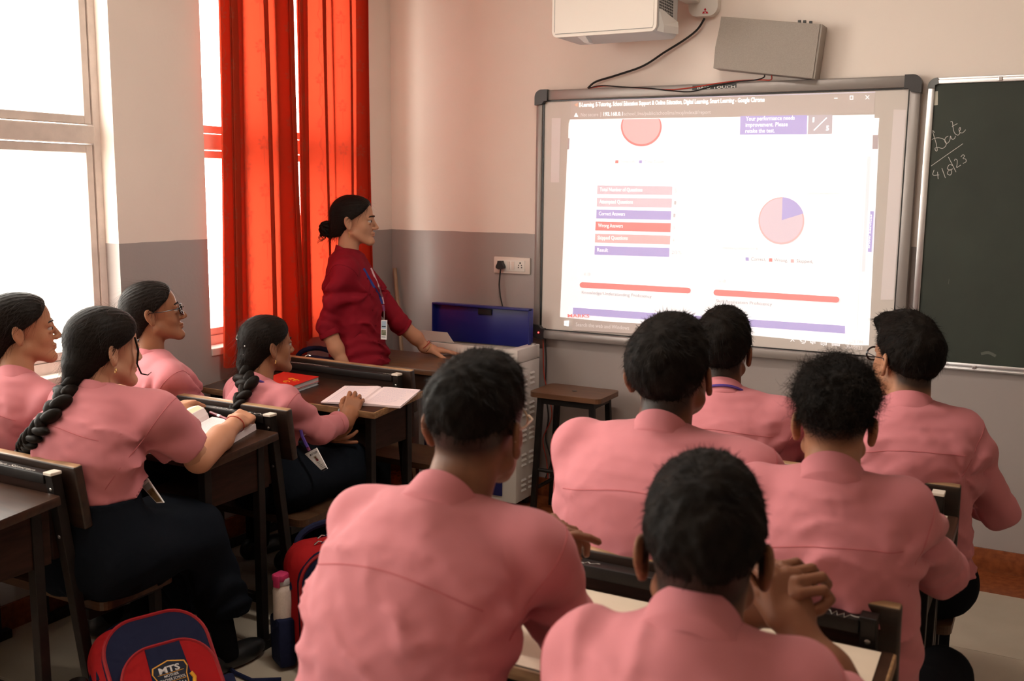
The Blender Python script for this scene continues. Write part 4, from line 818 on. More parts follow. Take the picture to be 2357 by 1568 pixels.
def head_d(P, w=1.0, neck=None, nr=0.056, fem=False):
    """skin distance in head space: x right, y forward, z up, origin between the ears"""
    d = d_ell(P, (0, -0.012, 0.045), (0.073*w, 0.094, 0.082))
    d = smin(d, d_ell(P, (0, 0.035, 0.045), (0.062*w, 0.056, 0.064)), 0.02)
    d = smin(d, d_ell(P, (0, 0.038, -0.022), (0.059*w, 0.054, 0.074)), 0.02)
    X = P.copy(); X[:, 0] = np.abs(X[:, 0])
    d = smin(d, d_cone(X, (0.050*w, 0.006, -0.046), (0.020, 0.072, -0.088), 0.017, 0.017), 0.022)
    d = smin(d, d_ell(P, (0, 0.080, -0.089), (0.022, 0.018, 0.018)), 0.02)
    d = smin(d, d_ell(X, (0.040*w, 0.058, -0.018), (0.018, 0.014, 0.022)), 0.018)
    d = smin(d, d_cone(X, (0.006, 0.087, 0.026), (0.040*w, 0.074, 0.028), 0.0075 if fem else 0.010, 0.007 if fem else 0.009), 0.014)
    d = smax(d, -d_ell(X, (0.031*w, 0.100, 0.009), (0.017, 0.014, 0.011)), 0.010)
    d = smin(d, d_ell(X, (0.031*w, 0.0815, 0.0195), (0.016, 0.012, 0.0070)), 0.005)
    d = smin(d, d_ell(X, (0.031*w, 0.0795, 0.0000), (0.015, 0.011, 0.0055)), 0.005)
    d = smin(d, d_cone(P, (0, 0.090, 0.020), (0, 0.111, -0.022), 0.0065, 0.0098), 0.010)
    d = smin(d, d_ell(X, (0.0105, 0.100, -0.026), (0.0085, 0.011, 0.0075)), 0.006)
    d = smin(d, d_ell(P, (0, 0.0905, -0.049), (0.022, 0.0105, 0.0058)), 0.007)
    d = smin(d, d_ell(P, (0, 0.0895, -0.060), (0.019, 0.0105, 0.0062)), 0.007)
    d = smax(d, -d_cone(X, (0, 0.1035, -0.0545), (0.022, 0.093, -0.0555), 0.0020, 0.0012), 0.003)
    # ears
    R = np.array(rotm(0, 12, 0)); c, s_ = math.cos(math.radians(22)), math.sin(math.radians(22)); E = np.array([[c, s_, 0], [-s_, c, 0], [0, 0, 1]]).T@R
    q = X-np.array([0.079*w, -0.014, 0.002])
    e = d_ell(q, (0, 0, 0.004), (0.0075, 0.0190, 0.0300), E); e = smin(e, d_ell(q, (-0.002, 0.004, -0.024), (0.006, 0.009, 0.011), E), 0.008)
    e = smax(e, -d_ell(q, (0.009, 0.002, 0.006), (0.0075, 0.0115, 0.0200), E), 0.005)
    d = smin(d, e, 0.007)
    if neck is not None:
        nk = np.asarray(neck, float); d = smin(d, d_cone(P, (0, -0.022, -0.025), nk, nr*0.98, nr*1.05), 0.022)
    return d
def skin_colour(P, base, stubble=None, lips=1.0):
    """P in head space -> colour; scalp stubble darkens where the hair is cropped"""
    c = np.ones((len(P), 3))*np.array(base); X = np.abs(P[:, 0])
    lip = 0.7*np.clip(1.6-np.sqrt((X/0.021)**2+((P[:, 2]+0.055)/0.011)**2)*1.25, 0, 1)*(P[:, 1] > 0.088); c = c*(1-lip[:, None]*0.75*lips)+np.array([base[0]*0.95, base[1]*0.50, base[2]*0.52])*lip[:, None]*0.75*lips
    if stubble is not None:
        zl = stubble; edge = np.interp(P[:, 1], [-0.10, -0.05, -0.01, 0.03, 0.075], zl); m = np.clip((P[:, 2]-edge)/0.035, 0, 1)*(np.clip((0.074-P[:, 1])/0.012, 0, 1)); ear = (X > 0.076) & (np.abs(P[:, 1]+0.014) < 0.03) & (np.abs(P[:, 2]-0.002) < 0.034)
        m = np.where(ear, 0, m)*0.93*np.clip((P[:, 2]+0.088)/0.03, 0, 1); c = c*(1-m[:, None])+np.array([0.014, 0.010, 0.008])*m[:, None]
    return c
def strands(v, f, n, flow, length, width, lift, rng, seg=3, curl=0.0):
    """thin tapering hair ribbons rooted on a mesh"""
    tri = np.concatenate([f[:, [0, 1, 2]], f[:, [0, 2, 3]]]); a, b, c = v[tri[:, 0]], v[tri[:, 1]], v[tri[:, 2]]; nn = np.cross(b-a, c-a); ar = np.linalg.norm(nn, axis=1)
    k = rng.choice(len(tri), n, p=ar/ar.sum()); r1 = np.sqrt(rng.random(n))[:, None]; r2 = rng.random(n)[:, None]
    p = a[k]*(1-r1)+b[k]*r1*(1-r2)+c[k]*r1*r2; N_ = nn[k]/np.maximum(ar[k], 1e-12)[:, None]
    d = flow(p); d = d-(d*N_).sum(1)[:, None]*N_; d /= np.maximum(np.linalg.norm(d, axis=1), 1e-6)[:, None]
    d = d+0.25*rng.normal(size=d.shape); s_ = np.cross(d, N_); s_ /= np.maximum(np.linalg.norm(s_, axis=1), 1e-6)[:, None]
    L_ = length*(0.5+rng.random(n)); V_ = []
    for j in range(seg+1):
        t = j/seg; q = p+d*(L_*t)[:, None]+N_*(lift*(0.2+0.9*rng.random(n))*(t if lift > 0 else 1)*L_*(1-0.35*t))[:, None]-N_*0.0006
        if curl: q = q+s_*(curl*np.sin(6*t+6*r2[:, 0])*L_)[:, None]
        w = (width*(1-0.85*t)*(0.6+0.8*r1[:, 0]))[:, None]; V_ += [q-s_*w, q+s_*w]
    Vv = np.stack(V_, 1).reshape(-1, 3); m = 2*(seg+1); base = np.arange(n)[:, None]*m
    F_ = np.concatenate([base+np.array([2*j, 2*j+1, 2*j+3, 2*j+2]) for j in range(seg)])
    return Vv, F_
def hand_d(P, curl=(0.5, 0.5, 0.5, 0.5), spread=0.06, thumb=(0.6, 0.5), sc=1.0, side=1, bend2=1.1, forearm=None, fr=0.030, spl=None):
    """hand in wrist space: y along the fingers, z out of the back of the hand, thumb towards -x*side"""
    Q = P/sc; Q = Q*np.array([side, 1, 1])
    d = d_box(Q, (0.000, 0.048, 0.0), (0.038, 0.044, 0.0135), 0.0125)
    d = smin(d, d_ell(Q, (-0.022, 0.028, -0.010), (0.019, 0.030, 0.015)), 0.012); d = smin(d, d_cone(Q, (0, -0.03, 0), (0, 0.02, 0), 0.026, 0.025), 0.015)
    L_ = ((0.040, 0.025, 0.020), (0.044, 0.028, 0.021), (0.041, 0.026, 0.020), (0.032, 0.020, 0.018)); x0 = (-0.029, -0.0095, 0.0105, 0.0295); y0 = (0.086, 0.091, 0.087, 0.078); r0 = (0.0092, 0.0095, 0.0090, 0.0080)
    fing = None
    for i in range(4):
        p = V(x0[i], y0[i], 0.001); a = 0.0; sp = (i-1.5)*spread if spl is None else spl[i]; dist = [curl[i], curl[i]*bend2, curl[i]*0.7]; r = r0[i]
        for j in range(3):
            a += dist[j]; q = p+L_[i][j]*V(math.sin(sp)*math.cos(a), math.cos(sp)*math.cos(a), -math.sin(a)); e = d_cone(Q, p, q, r*(1-0.07*j), r*(0.93-0.07*j)); fing = e if fing is None else smin(fing, e, 0.0016); p = q
    d = smin(d, fing, 0.005)
    t0 = V(-0.030, 0.022, -0.008); a, b = thumb
    t1 = t0+0.044*nrm(V(-math.sin(a), math.cos(a), -0.35)); t2 = t1+0.032*nrm(V(-math.sin(a-b*0.6), math.cos(a-b*0.6), -0.30-0.4*b)); t3 = t2+0.024*nrm(V(-math.sin(a-b*1.2), math.cos(a-b*1.2), -0.25-0.5*b))
    th = smin(smin(d_cone(Q, t0, t1, 0.0145, 0.0115), d_cone(Q, t1, t2, 0.0112, 0.0100), 0.004), d_cone(Q, t2, t3, 0.0100, 0.0080), 0.003)
    d = smin(d, th, 0.007)
    if forearm is not None:
        fa = np.asarray(forearm, float)/sc*np.array([side, 1, 1]); d = smin(d, d_cone(Q, (0, -0.012, 0), fa*0.45, 0.0245, fr/sc*0.94), 0.02); d = smin(d, d_cone(Q, fa*0.45, fa, fr/sc*0.94, fr/sc*1.08), 0.02)
    return d*sc
# ------------------------------------------------------------------ people
def ellipsoid_mesh(c, ax, r, nu=10, nv=7):
    """ax: 3 column axes"""
    v = []; f = []
    for j in range(nv+1):
        th = math.pi*j/nv
        for i in range(nu): ph = 2*math.pi*i/nu; v.append((r[0]*math.sin(th)*math.cos(ph), r[1]*math.sin(th)*math.sin(ph), r[2]*math.cos(th)))
    for j in range(nv):
        for i in range(nu): f.append((j*nu+i, (j+1)*nu+i, (j+1)*nu+(i+1) % nu, j*nu+(i+1) % nu))
    return np.asarray(c)+np.array(v)@np.asarray(ax).T, np.array(f)
def braid(path, r0, r1, side, rng, n=None):
    """plaited hair along a path: leaning lobes that overlap left and right"""
    path = np.array(path); L_ = np.concatenate([[0], np.cumsum(np.linalg.norm(np.diff(path, axis=0), axis=1))]); S = Soup(); s = 0.0; k = 0
    while s < L_[-1]:
        t = s/L_[-1]; r = r0+(r1-r0)*t; p = np.array([np.interp(s, L_, path[:, i]) for i in range(3)]); q = np.array([np.interp(min(s+0.01, L_[-1]), L_, path[:, i]) for i in range(3)]); q0 = np.array([np.interp(max(s-0.01, 0), L_, path[:, i]) for i in range(3)])
        T_ = nrm(q-q0); X = nrm(side-np.dot(side, T_)*T_); Y = np.cross(T_, X); sg = 1 if k % 2 else -1
        d = nrm(T_*0.80-X*sg*0.62+Y*0.12); e = nrm(np.cross(d, Y)); g = np.cross(d, e)
        v, f = ellipsoid_mesh(p+X*sg*r*0.48, np.stack([e, g, d], 1), (r*0.56, r*0.74, r*1.25), 14, 10)
        u = (v-p)@d; v = v+np.outer(0.0012*np.sin(((v-p)@e)*900)+0.0006*np.sin(((v-p)@g)*1300), g)
        S.add(v, f); s += r*0.78; k += 1
    return S
def glasses(head, R, hs, m, parent, off, lens=True):
    def W(p): return head+R@(np.array(p)*hs)-off
    rim = MB()
    for sx in (-1, 1):
        pts = [W((sx*(0.033+0.023*math.cos(a)), 0.108-0.012*abs(math.cos(a))*(1 if sx*math.cos(a) > 0 else 0.2), 0.006+0.019*math.sin(a))) for a in np.linspace(0, 2*math.pi, 19)]
        rim.tube(pts, (0.0028 if m == 'lens_rim_dark' else 0.0017)*hs, 6); rim.tube([W((sx*0.056, 0.100, 0.014)), W((sx*0.071, 0.080, 0.014)), W((sx*0.078, 0.030, 0.014)), W((sx*0.083, -0.012, 0.020)), W((sx*0.084, -0.030, 0.004))], 0.0015*hs, 6)
    rim.tube([W((-0.010, 0.112, 0.012)), W((0, 0.116, 0.014)), W((0.010, 0.112, 0.012))], 0.0015*hs, 6)
    g = rim.build('spectacles', m, parent, smooth=True)
    if lens:
        lm = MB()
        for sx in (-1, 1):
            pts = [W((sx*(0.033+0.022*math.cos(a)), 0.107-0.012*abs(math.cos(a))*(1 if sx*math.cos(a) > 0 else 0.2), 0.006+0.018*math.sin(a))) for a in np.linspace(0, 2*math.pi, 19)[:-1]]
            lm.add(pts, [tuple(range(18))])
        lm.build('lenses', 'window_glass', g)
    return g
BOYCUT = {'fade': [0.012, 0.020, 0.038, 0.045, 0.075], 'crop': [-0.006, 0.004, 0.032, 0.042, 0.072], 'full': [-0.078, -0.062, 0.000, 0.034, 0.062], 'curly': [0.022, 0.028, 0.045, 0.052, 0.078]}
YL = [-0.10, -0.05, -0.01, 0.03, 0.075]
def boy_hair_d(P, style, w, quiff=0.0):
    zl = np.interp(P[:, 1], YL, BOYCUT[style]); x = np.abs(P[:, 0])
    grow = {'fade': 0.009, 'crop': 0.007, 'full': 0.010, 'curly': 0.016}[style]
    g = grow*np.clip((P[:, 2]-zl)/0.055, 0.10, 1)
    d = d_ell(P, (0, -0.012, 0.045), (0.073*w, 0.094, 0.082)); d = smin(d, d_ell(P, (0, 0.030, 0.050), (0.064*w, 0.060, 0.066)), 0.02)-g
    d = smin(d, d_ell(P, (0, 0.018, 0.082), (0.060*w, 0.084, 0.056+0.5*quiff)), 0.025)
    if quiff: d = smin(d, d_ell(P, (-0.01, 0.078, 0.105), (0.05, 0.026, 0.022+0.3*quiff)), 0.02)
    if style == 'curly':
        d = d-0.006*np.clip((P[:, 2]-0.04)/0.03, 0, 1); d = d+0.0055*noise3(P, 120, 1.3)*np.clip((P[:, 2]-0.03)/0.03, 0, 1)+0.004*noise3(P, 240, 3.3)
    else: d = d+0.0034*noise3(P, 70, 0.7)+0.0020*noise3(P, 170, 2.7)
    d = smax(d, zl-P[:, 2], 0.010)
    yf = np.interp(P[:, 2], [0.03, 0.07, 0.10, 0.15], [0.040, 0.076, 0.094+quiff, 0.09+quiff]); d = smax(d, P[:, 1]-yf, 0.008)
    ear = d_ell(np.stack([x, P[:, 1], P[:, 2]], 1), (0.084*w, -0.012, 0.004), (0.014, 0.024, 0.033)); return smax(d, -ear, 0.006)
def girl_hair_d(P, w, low=-0.078, bulk=0.0):
    zl = np.interp(P[:, 1], [-0.11, -0.055, -0.025, 0.0, 0.03, 0.062, 0.085], [low, -0.062, -0.030, 0.016, 0.034, 0.056, 0.085]); x = np.abs(P[:, 0])
    d = d_ell(P, (0, -0.013, 0.046), (0.0745*w, 0.096, 0.083)); d = smin(d, d_ell(P, (0, 0.033, 0.047), (0.064*w, 0.057, 0.066)), 0.02)-0.0085-bulk
    d = smin(d, d_ell(P, (0, -0.068, -0.020), (0.056*w, 0.042, 0.066)), 0.03); d = smin(d, d_cone(P, (0, -0.085, -0.035), (0, -0.100, -0.085), 0.040, 0.024), 0.03)
    d = d+0.0035*np.exp(-(P[:, 0]/0.0035)**2)*np.clip((P[:, 2]-0.07)/0.03, 0, 1)*np.clip((P[:, 1]+0.03)/0.03, 0, 1)
    th = np.arctan2(P[:, 0], P[:, 2]-0.02); d = d+0.0009*np.sin(th*46+3*np.sin(P[:, 1]*30))+0.0007*noise3(P, 160, 0.4)
    d = smax(d, zl-P[:, 2], 0.008)
    yf = np.interp(P[:, 2], [0.02, 0.06, 0.085, 0.11, 0.15], [0.030, 0.066, 0.080, 0.082, 0.08]); d = smax(d, P[:, 1]-yf, 0.006)
    ear = d_ell(np.stack([x, P[:, 1], P[:, 2]], 1), (0.086*w, -0.010, -0.004), (0.016, 0.022, 0.026)); return smax(d, -ear, 0.006)

def person(sp):
    rng = np.random.default_rng(sp.get('seed', 1)); hip, neck, Hc = [np.asarray(sp[k], float) for k in ('hip', 'neck', 'head')]
    base = V(hip[0], hip[1], 0.0); root = thing('person', base, sp['label'], 'person', sp.get('group')); hs = sp.get('hs', 1.0); R = rotm(*sp['hrot']); w = sp.get('hw', 1.0)
    by, hy = sp.get('yaw', 0.0), sp.get('hyaw', sp.get('yaw', 0.0)); fem = sp.get('fem', False); skin = SKINS[sp.get('skin', 'tan')]; body = Soup(); g = sp.get('girth', 1.0); sw = sp.get('sw', 0.185)
    h_s = sp.get('res', 0.008); shirt_m = sp.get('shirt', 'pink_shirt')
    skirt = sp.get('skirt', False)
    # --- spine and torso
    fw = lambda y: V(math.sin(math.radians(y)), math.cos(math.radians(y)), 0); rt = lambda y: V(math.cos(math.radians(y)), -math.sin(math.radians(y)), 0)
    mid = (hip+neck)/2-fw(by)*sp.get('slouch', 0.05)+V(0, 0, sp.get('arch', 0.03)); n = 15; Cc = bez([hip-V(0, 0, 0.03), mid, neck-V(0, 0, 0.012)], n); u = np.linspace(0, 1, n)
    Xs = np.array([rt(hy+(by-hy)*t)+V(0, 0, -math.sin(math.radians(sp.get('tilt', 0)))*t) for t in u])
    if fem: pa = np.interp(u, [0, .12, .38, .60, .78, .90, 1], [.160, .158, .130, .145, .150, .128, .070]); pb = np.interp(u, [0, .12, .38, .60, .78, .90, 1], [.118, .115, .095, .112, .105, .085, .058])
    else: pa = np.interp(u, [0, .12, .38, .65, .80, .91, 1], [.155, .155, .150, .168, .168, .140, .075]); pb = np.interp(u, [0, .12, .38, .65, .80, .91, 1], [.115, .112, .105, .118, .112, .090, .060])
    pa = pa*g*(sw/0.185)**0.7; pb = pb*g; lo = Loft(Cc, Xs, pa, pb)
    r_sh = rt(by)+V(0, 0, -math.sin(math.radians(sp.get('tilt', 0)))); SH = {s: neck+r_sh*s*(sw-0.03)+fw(by)*sp.get('shfwd', 0.02)-V(0, 0, sp.get('shdrop', 0.055)) for s in (-1, 1)}
    for s in (-1, 1):
        if ('shL', 'shR')[s > 0] in sp: SH[s] = np.asarray(sp[('shL', 'shR')[s > 0]], float)
    AR = {-1: sp['L'], 1: sp['R']}; ar = sp.get('arm', 0.92 if fem else 1.0)
    def shirt_d(P):
        d = lo(P, 0.010); uu = lo.u.copy(); nz = noise3(P, 7, sp.get('seed', 1)*2.1)
        d = d+0.0065*np.exp(-((uu-0.10)/0.16)**2)*np.sin(uu*55+3.5*nz)
        d = d+sp.get('fold', 1.0)*(-0.024*(1-np.abs(np.sin(0.5*(P@np.array([14.0*math.sin(sp.get('seed', 1)), 9.0, 58.0])+4.2*nz+3.2*noise3(P, 15, 1.0)))))**1.8*np.clip(noise3(P, 12, sp.get('seed', 1)*1.3)+0.45, 0, 1)+0.0050*noise3(P*np.array([1, 1, 1.6]), 34, sp.get('seed', 1)))*np.clip(1.45-1.1*uu, 0, 1)
        for s in (-1, 1):
            a = AR[s]; S_, E = SH[s], np.asarray(a['e'], float); W = np.asarray(a['w'], float); sl = a.get('sl', 1.75)
            t1 = min(sl, 1.0); c1 = S_+(E-S_)*t1
            e = d_cone(P, S_, c1, 0.061*ar*g**0.3, (0.061-0.010*t1)*ar+a.get('flare', 0.0)); cut = ((P-c1)@nrm(E-S_)) if sl <= 1.0 else None
            if cut is not None: e = smax(e, cut, 0.004)
            else:
                c2 = E+(W-E)*(sl-1.0); f_ = d_cone(P, E, c2, 0.052*ar, 0.043*ar); f_ = smax(f_, (P-c2)@nrm(W-E), 0.004)
                q = P-E; e = e+0.0042*np.exp(-((q**2).sum(1))/0.0062)*np.sin(q@nrm(E-S_)*150+2*nz); f_ = f_+0.0032*np.sin((P-E)@nrm(W-E)*95+3*nz)*np.exp(-((q**2).sum(1))/0.018); e = smin(e, f_, 0.022)
            e = e+0.0028*np.sin((P-S_)@nrm(np.cross(E-S_, fw(by))+1e-6)*70+4*nz)*np.clip(np.linalg.norm(P-S_, axis=1)/0.1-0.3, 0, 1)
            tr = d_cone(P, neck-V(0, 0, 0.030), S_+V(0, 0, 0.002), 0.064*g**0.3, 0.061*ar); d = smin(d, tr, 0.05)
            ap = S_+(E-S_)*0.32+(Cc[10]-S_)*0.25; q = P-ap; rr = np.sqrt((q**2).sum(1)); th = np.arctan2(q[:, 2], q@rt(by)*s)
            d = smin(d, e, 0.030)+sp.get('pit', 1.0)*0.011*np.exp(-(rr/0.14)**2)*np.sin(6*th+2.2*nz+s)
        for c_, d_, wd_, am_ in sp.get('creases', ()):         # single long creases: centre, direction across, width, depth
            q = P-np.asarray(c_, float); t = q@nrm(d_); d = d-am_*np.exp(-(t/wd_)**2)*np.exp(-((q**2).sum(1))/0.008)
        if skirt: d = smax(d, (hip[2]+sp.get('tuck', 0.085))-P[:, 2]+0.02*((P-hip)@fw(hy)), 0.006)
        return d
    pts = [hip-V(0, 0, 0.06), neck+V(0, 0, 0.03), hip+rt(hy)*0.19*g, hip-rt(hy)*0.19*g, hip+fw(hy)*0.14*g, hip-fw(hy)*0.15*g, mid-fw(by)*0.19*g, neck+rt(by)*sw*1.15, neck-rt(by)*sw*1.15, mid+fw(by)*0.16, mid+rt(by)*0.21*g, mid-rt(by)*0.21*g]
    for s in (-1, 1):
        a = AR[s]; S_, E, W = SH[s], np.asarray(a['e'], float), np.asarray(a['w'], float); sl = a.get('sl', 1.75); e_ = S_+(E-S_)*min(sl, 1.0)
        for p in [S_, e_]+([E+(W-E)*(sl-1)] if sl > 1 else []): pts += [p-0.085, p+0.085]
    pts = np.array(pts); v, f = surfnet(shirt_d, pts.min(0)-0.03, pts.max(0)+0.03, h_s)
    S = Soup(); S.add(v, f); sh = S.build('shirt', shirt_m, root, base)
    # --- seams traced over the cloth
    def march(o, d, tmax=0.5):
        o = np.array(o, float); d = np.array([nrm(q) for q in d]); t = np.zeros(len(o)); hit = np.zeros(len(o), bool)
        for _ in range(60):
            dd = shirt_d(o+d*t[:, None]); t += np.clip(dd, -0.01, 0.03)*0.8; hit = np.abs(dd) < 0.0015
        return o+d*t[:, None], hit & (t < tmax)
    if sp.get('seams', True):
        xs = np.linspace(-0.95, 0.95, 33)*sw*0.86; iu = int(0.82*(n-1)); c = Cc[iu]; bk = -lo.Y[iu]
        p, ok = march([c+lo.X[iu]*x+bk*0.25+lo.T[iu]*(0.012*math.cos(x*14)) for x in xs], [-bk]*len(xs))
        if ok.sum() > 4: MB().tube(p[ok]-base, 0.0013, 5).build('yoke_seam', 'pink_seam' if shirt_m == 'pink_shirt' else 'maroon_seam', sh, smooth=True)
        for s in (-1, 1):
            S_, E = SH[s], np.asarray(AR[s]['e'], float); ax = nrm(nrm(E-S_)+rt(by)*s*0.9); a1 = nrm(np.cross(ax, fw(by))); a2 = np.cross(ax, a1); c = S_+ax*0.020
            an = np.linspace(-0.5, 1.05, 28)*math.pi if s > 0 else np.linspace(-0.05, 1.5, 28)*math.pi
            dr = np.array([a1*math.cos(q)+a2*math.sin(q) for q in an]); p, ok = march(c+dr*0.16, -dr, 0.2)
            if ok.sum() > 6: MB().tube(p[ok]-base, 0.0013, 5).build('armhole_seam', 'pink_seam' if shirt_m == 'pink_shirt' else 'maroon_seam', sh, smooth=True)
    # --- head and neck
    nl = R.T@(neck-V(0, 0, 0.06)-Hc)/hs; fn = lambda P: head_d(P, w, nl, 0.050 if fem else 0.056, fem)
    hh = sp.get('hres', 0.0045)/hs; v, f = surfnet(fn, np.minimum((-0.105, -0.13, -0.13), nl-0.07), np.maximum((0.105, 0.14, 0.14), nl+0.06), hh)
    col = skin_colour(v, skin, None if fem else [q-sp.get('stub', 0.045) for q in BOYCUT[sp.get('cut', 'full')]], 1.0 if fem else 0.5); toW = lambda p: Hc+(np.asarray(p)*hs)@R.T
    body.add(toW(v), f, col)
    # --- hidden trunk and upper arms under the cloth keep the figure in one piece
    def core_d(P):
        d = lo(P, -0.012)
        for s in (-1, 1): d = smin(d, d_cone(P, SH[s], np.asarray(AR[s]['e'], float), 0.046*ar, 0.036*ar), 0.03); d = smin(d, d_cone(P, neck-V(0, 0, 0.03), SH[s], 0.045, 0.042), 0.03)
        return smin(d, d_cone(P, neck-V(0, 0, 0.06), neck+V(0, 0, 0.01), 0.055, 0.046), 0.03)
    v, f = surfnet(core_d, pts.min(0)-0.02, pts.max(0)+0.02, 0.022); body.add(v, f, skin)
    # --- forearms and hands
    for s in (-1, 1):
        a = AR[s]; E, W = np.asarray(a['e'], float), np.asarray(a['w'], float); y = nrm(a['f']); z = np.asarray(a['d'], float); z = nrm(z-np.dot(z, y)*y); x = np.cross(y, z); M_ = np.stack([x, y, z], 1); hsz = a.get('hs', 0.93 if fem else 1.0)
        fe = M_.T@(E-W); kw = dict(a.get('pose', {})); kw.setdefault('sc', hsz); fr_ = a.get('fr', 0.040*ar)
        fn = lambda P: hand_d(P, side=s, forearm=fe, fr=fr_, **kw)
        b = np.array([fe-0.055, fe+0.055, (-0.10, -0.05, -0.13), (0.10, 0.21, 0.05)]); v, f = surfnet(fn, b.min(0), b.max(0), a.get('res', 0.0042)); c = np.ones((len(v), 3))*np.array(skin)*np.array(a.get('tone', (1.06, 1.0, 0.97)))
        body.add(W+v@M_.T, f, c)
    bo = body.build('body', 'skin', root, base, attr=True)
    # --- eyes and brows
    for sx in (-1, 1):
        cpt = V(sx*0.031*w, 0.0800, 0.0098); v, f = ellipsoid_mesh(toW(cpt), R, [0.0118*hs]*3, 14, 10); S = Soup(); S.add(v, f); e = S.build('eye', 'eye_white', root, base)
        v, f = ellipsoid_mesh(toW(cpt+V(0, 0.0082, 0)), R, np.array([0.0068, 0.0052, 0.0068])*hs, 12, 8); S = Soup(); S.add(v, f); S.build('iris', 'eye_iris', e, base)
        bp = [toW(V(sx*q, yy, zz))-base for q, yy, zz in ((0.012, 0.0985, 0.030), (0.026, 0.0955, 0.0345), (0.040, 0.0860, 0.0325), (0.048*w, 0.0760, 0.0275))]
        MB().tube(bp, [0.0022*hs, 0.0028*hs, 0.0024*hs, 0.0012*hs], 6).build('eyebrow', 'hair_black', root, smooth=True)
    # --- hair
    S = Soup(); sty = sp.get('cut', 'full'); crown = V(0, -0.045, 0.125)
    if fem:
        fn = lambda P: girl_hair_d(P, w, sp.get('hairlow', -0.078), sp.get('bulk', 0.0)); v, f = surfnet(fn, (-0.11, -0.16, -0.12), (0.11, 0.13, 0.155), hh)
        vs_, fs_ = strands(v, f, 2600, lambda p: V(0, -0.105, -0.075)-p, 0.050, 0.00045, 0.04, rng)
    else:
        fn = lambda P: boy_hair_d(P, sty, w, sp.get('quiff', 0.0)); v, f = surfnet(fn, (-0.115, -0.14, -0.08), (0.115, 0.15, 0.17), hh)
        fl_ = lambda p: (p-crown)*np.array([1, 1, 1.0])+np.array([0, 0.02, -0.01])
        vs_, fs_ = strands(v, f, 5200, fl_, {'fade': 0.013, 'crop': 0.010, 'full': 0.014, 'curly': 0.022}[sty], 0.0006, {'curly': 0.75}.get(sty, 0.26), rng, curl=0.45 if sty == 'curly' else 0.0)
    S.add(toW(v), f); S.add(toW(vs_), fs_)
    ho = S.build('hair', 'hair_black' if fem else 'hair_soft', root, base)
    # --- collar
    an = nrm(Hc+R@V(0, -0.022, -0.04)*hs-neck); cs = sp.get('collar', 1.0); fr = nrm(fw(by)-np.dot(fw(by), an)*an); sd = np.cross(fr, an); V_ = []; F_ = []; prof = [(0.0585, -0.030), (0.0565, 0.024), (0.0580, 0.0300), (0.0605, 0.0300), (0.0660, 0.0), (0.0685, -0.012), (0.0670, -0.016), (0.062, -0.022)]; m = 40; npf = len(prof); op = sp.get('open', 16)
    cr = sp.get('colr', 1.0)*(0.92 if fem else 1.0); c0 = neck+an*sp.get('colup', 0.006)
    for i in range(m+1):
        q = math.radians(op+(360-2*op)*i/m); drp = (1+math.cos(q))/2
        for r_, z_ in prof:
            ro = r_*cr*(1+0.10*drp*(z_ < 0)); V_.append(c0+fr*math.cos(q)*ro*1.02+sd*math.sin(q)*ro*1.06+an*(z_*cs*(1.15-0.25*drp)-0.030*drp-(0.022*drp**6 if z_ < 0.0 else 0)))
    for i in range(m):
        for k in range(npf): F_.append((i*npf+k, i*npf+(k+1) % npf, (i+1)*npf+(k+1) % npf, (i+1)*npf+k))
    F_ += [tuple(range(npf)), tuple(m*npf+k for k in range(npf-1, -1, -1))]
    MB().add(np.array(V_)-base, F_).build('collar', shirt_m, sh, smooth=True)
    # --- lower body
    hp = {s: hip+rt(hy)*s*0.085*g-V(0, 0, 0.02) for s in (-1, 1)}; kn = {s: np.asarray(sp.get('kneeL' if s < 0 else 'kneeR', hip+fw(hy)*0.42+rt(hy)*s*0.11+V(0, 0, 0.0)), float) for s in (-1, 1)}; ft = {s: np.asarray(sp.get('footL' if s < 0 else 'footR', V(kn[s][0], kn[s][1], 0)-fw(hy)*0.04), float) for s in (-1, 1)}
    lm = 'navy_cloth' if fem else 'black_cloth'
    seatcut = lambda P: np.interp((P-hip)@fw(hy), [0.10, 0.24], [sp.get('seatz', 0.422), -1.0])-P[:, 2]
    def legs_d(P):
        d = d_ell(P, hip-V(0, 0, 0.03), V(0.165, 0.135, 0.115)*g, rotm(hy))
        for s in (-1, 1):
            d = smin(d, d_cone(P, hp[s], kn[s], 0.088*g**0.6, 0.066), 0.05); d = smin(d, d_cone(P, kn[s], ft[s]+V(0, 0, 0.06), 0.062, 0.050), 0.03)
        d = d+0.003*noise3(P, 14, 5); return smax(d, seatcut(P), 0.012)
    lp = np.array([hip-0.22, hip+V(0.22, 0.22, 0.12)]+[q-0.12 for q in list(kn.values())+list(ft.values())]+[q+0.12 for q in list(kn.values())+list(ft.values())])
    v, f = surfnet(legs_d, np.maximum(lp.min(0), (-9, -9, 0.03)), lp.max(0), 0.014); S = Soup(); S.add(v, f); S.build('leggings' if skirt else 'trousers', 'black_cloth', root, base)
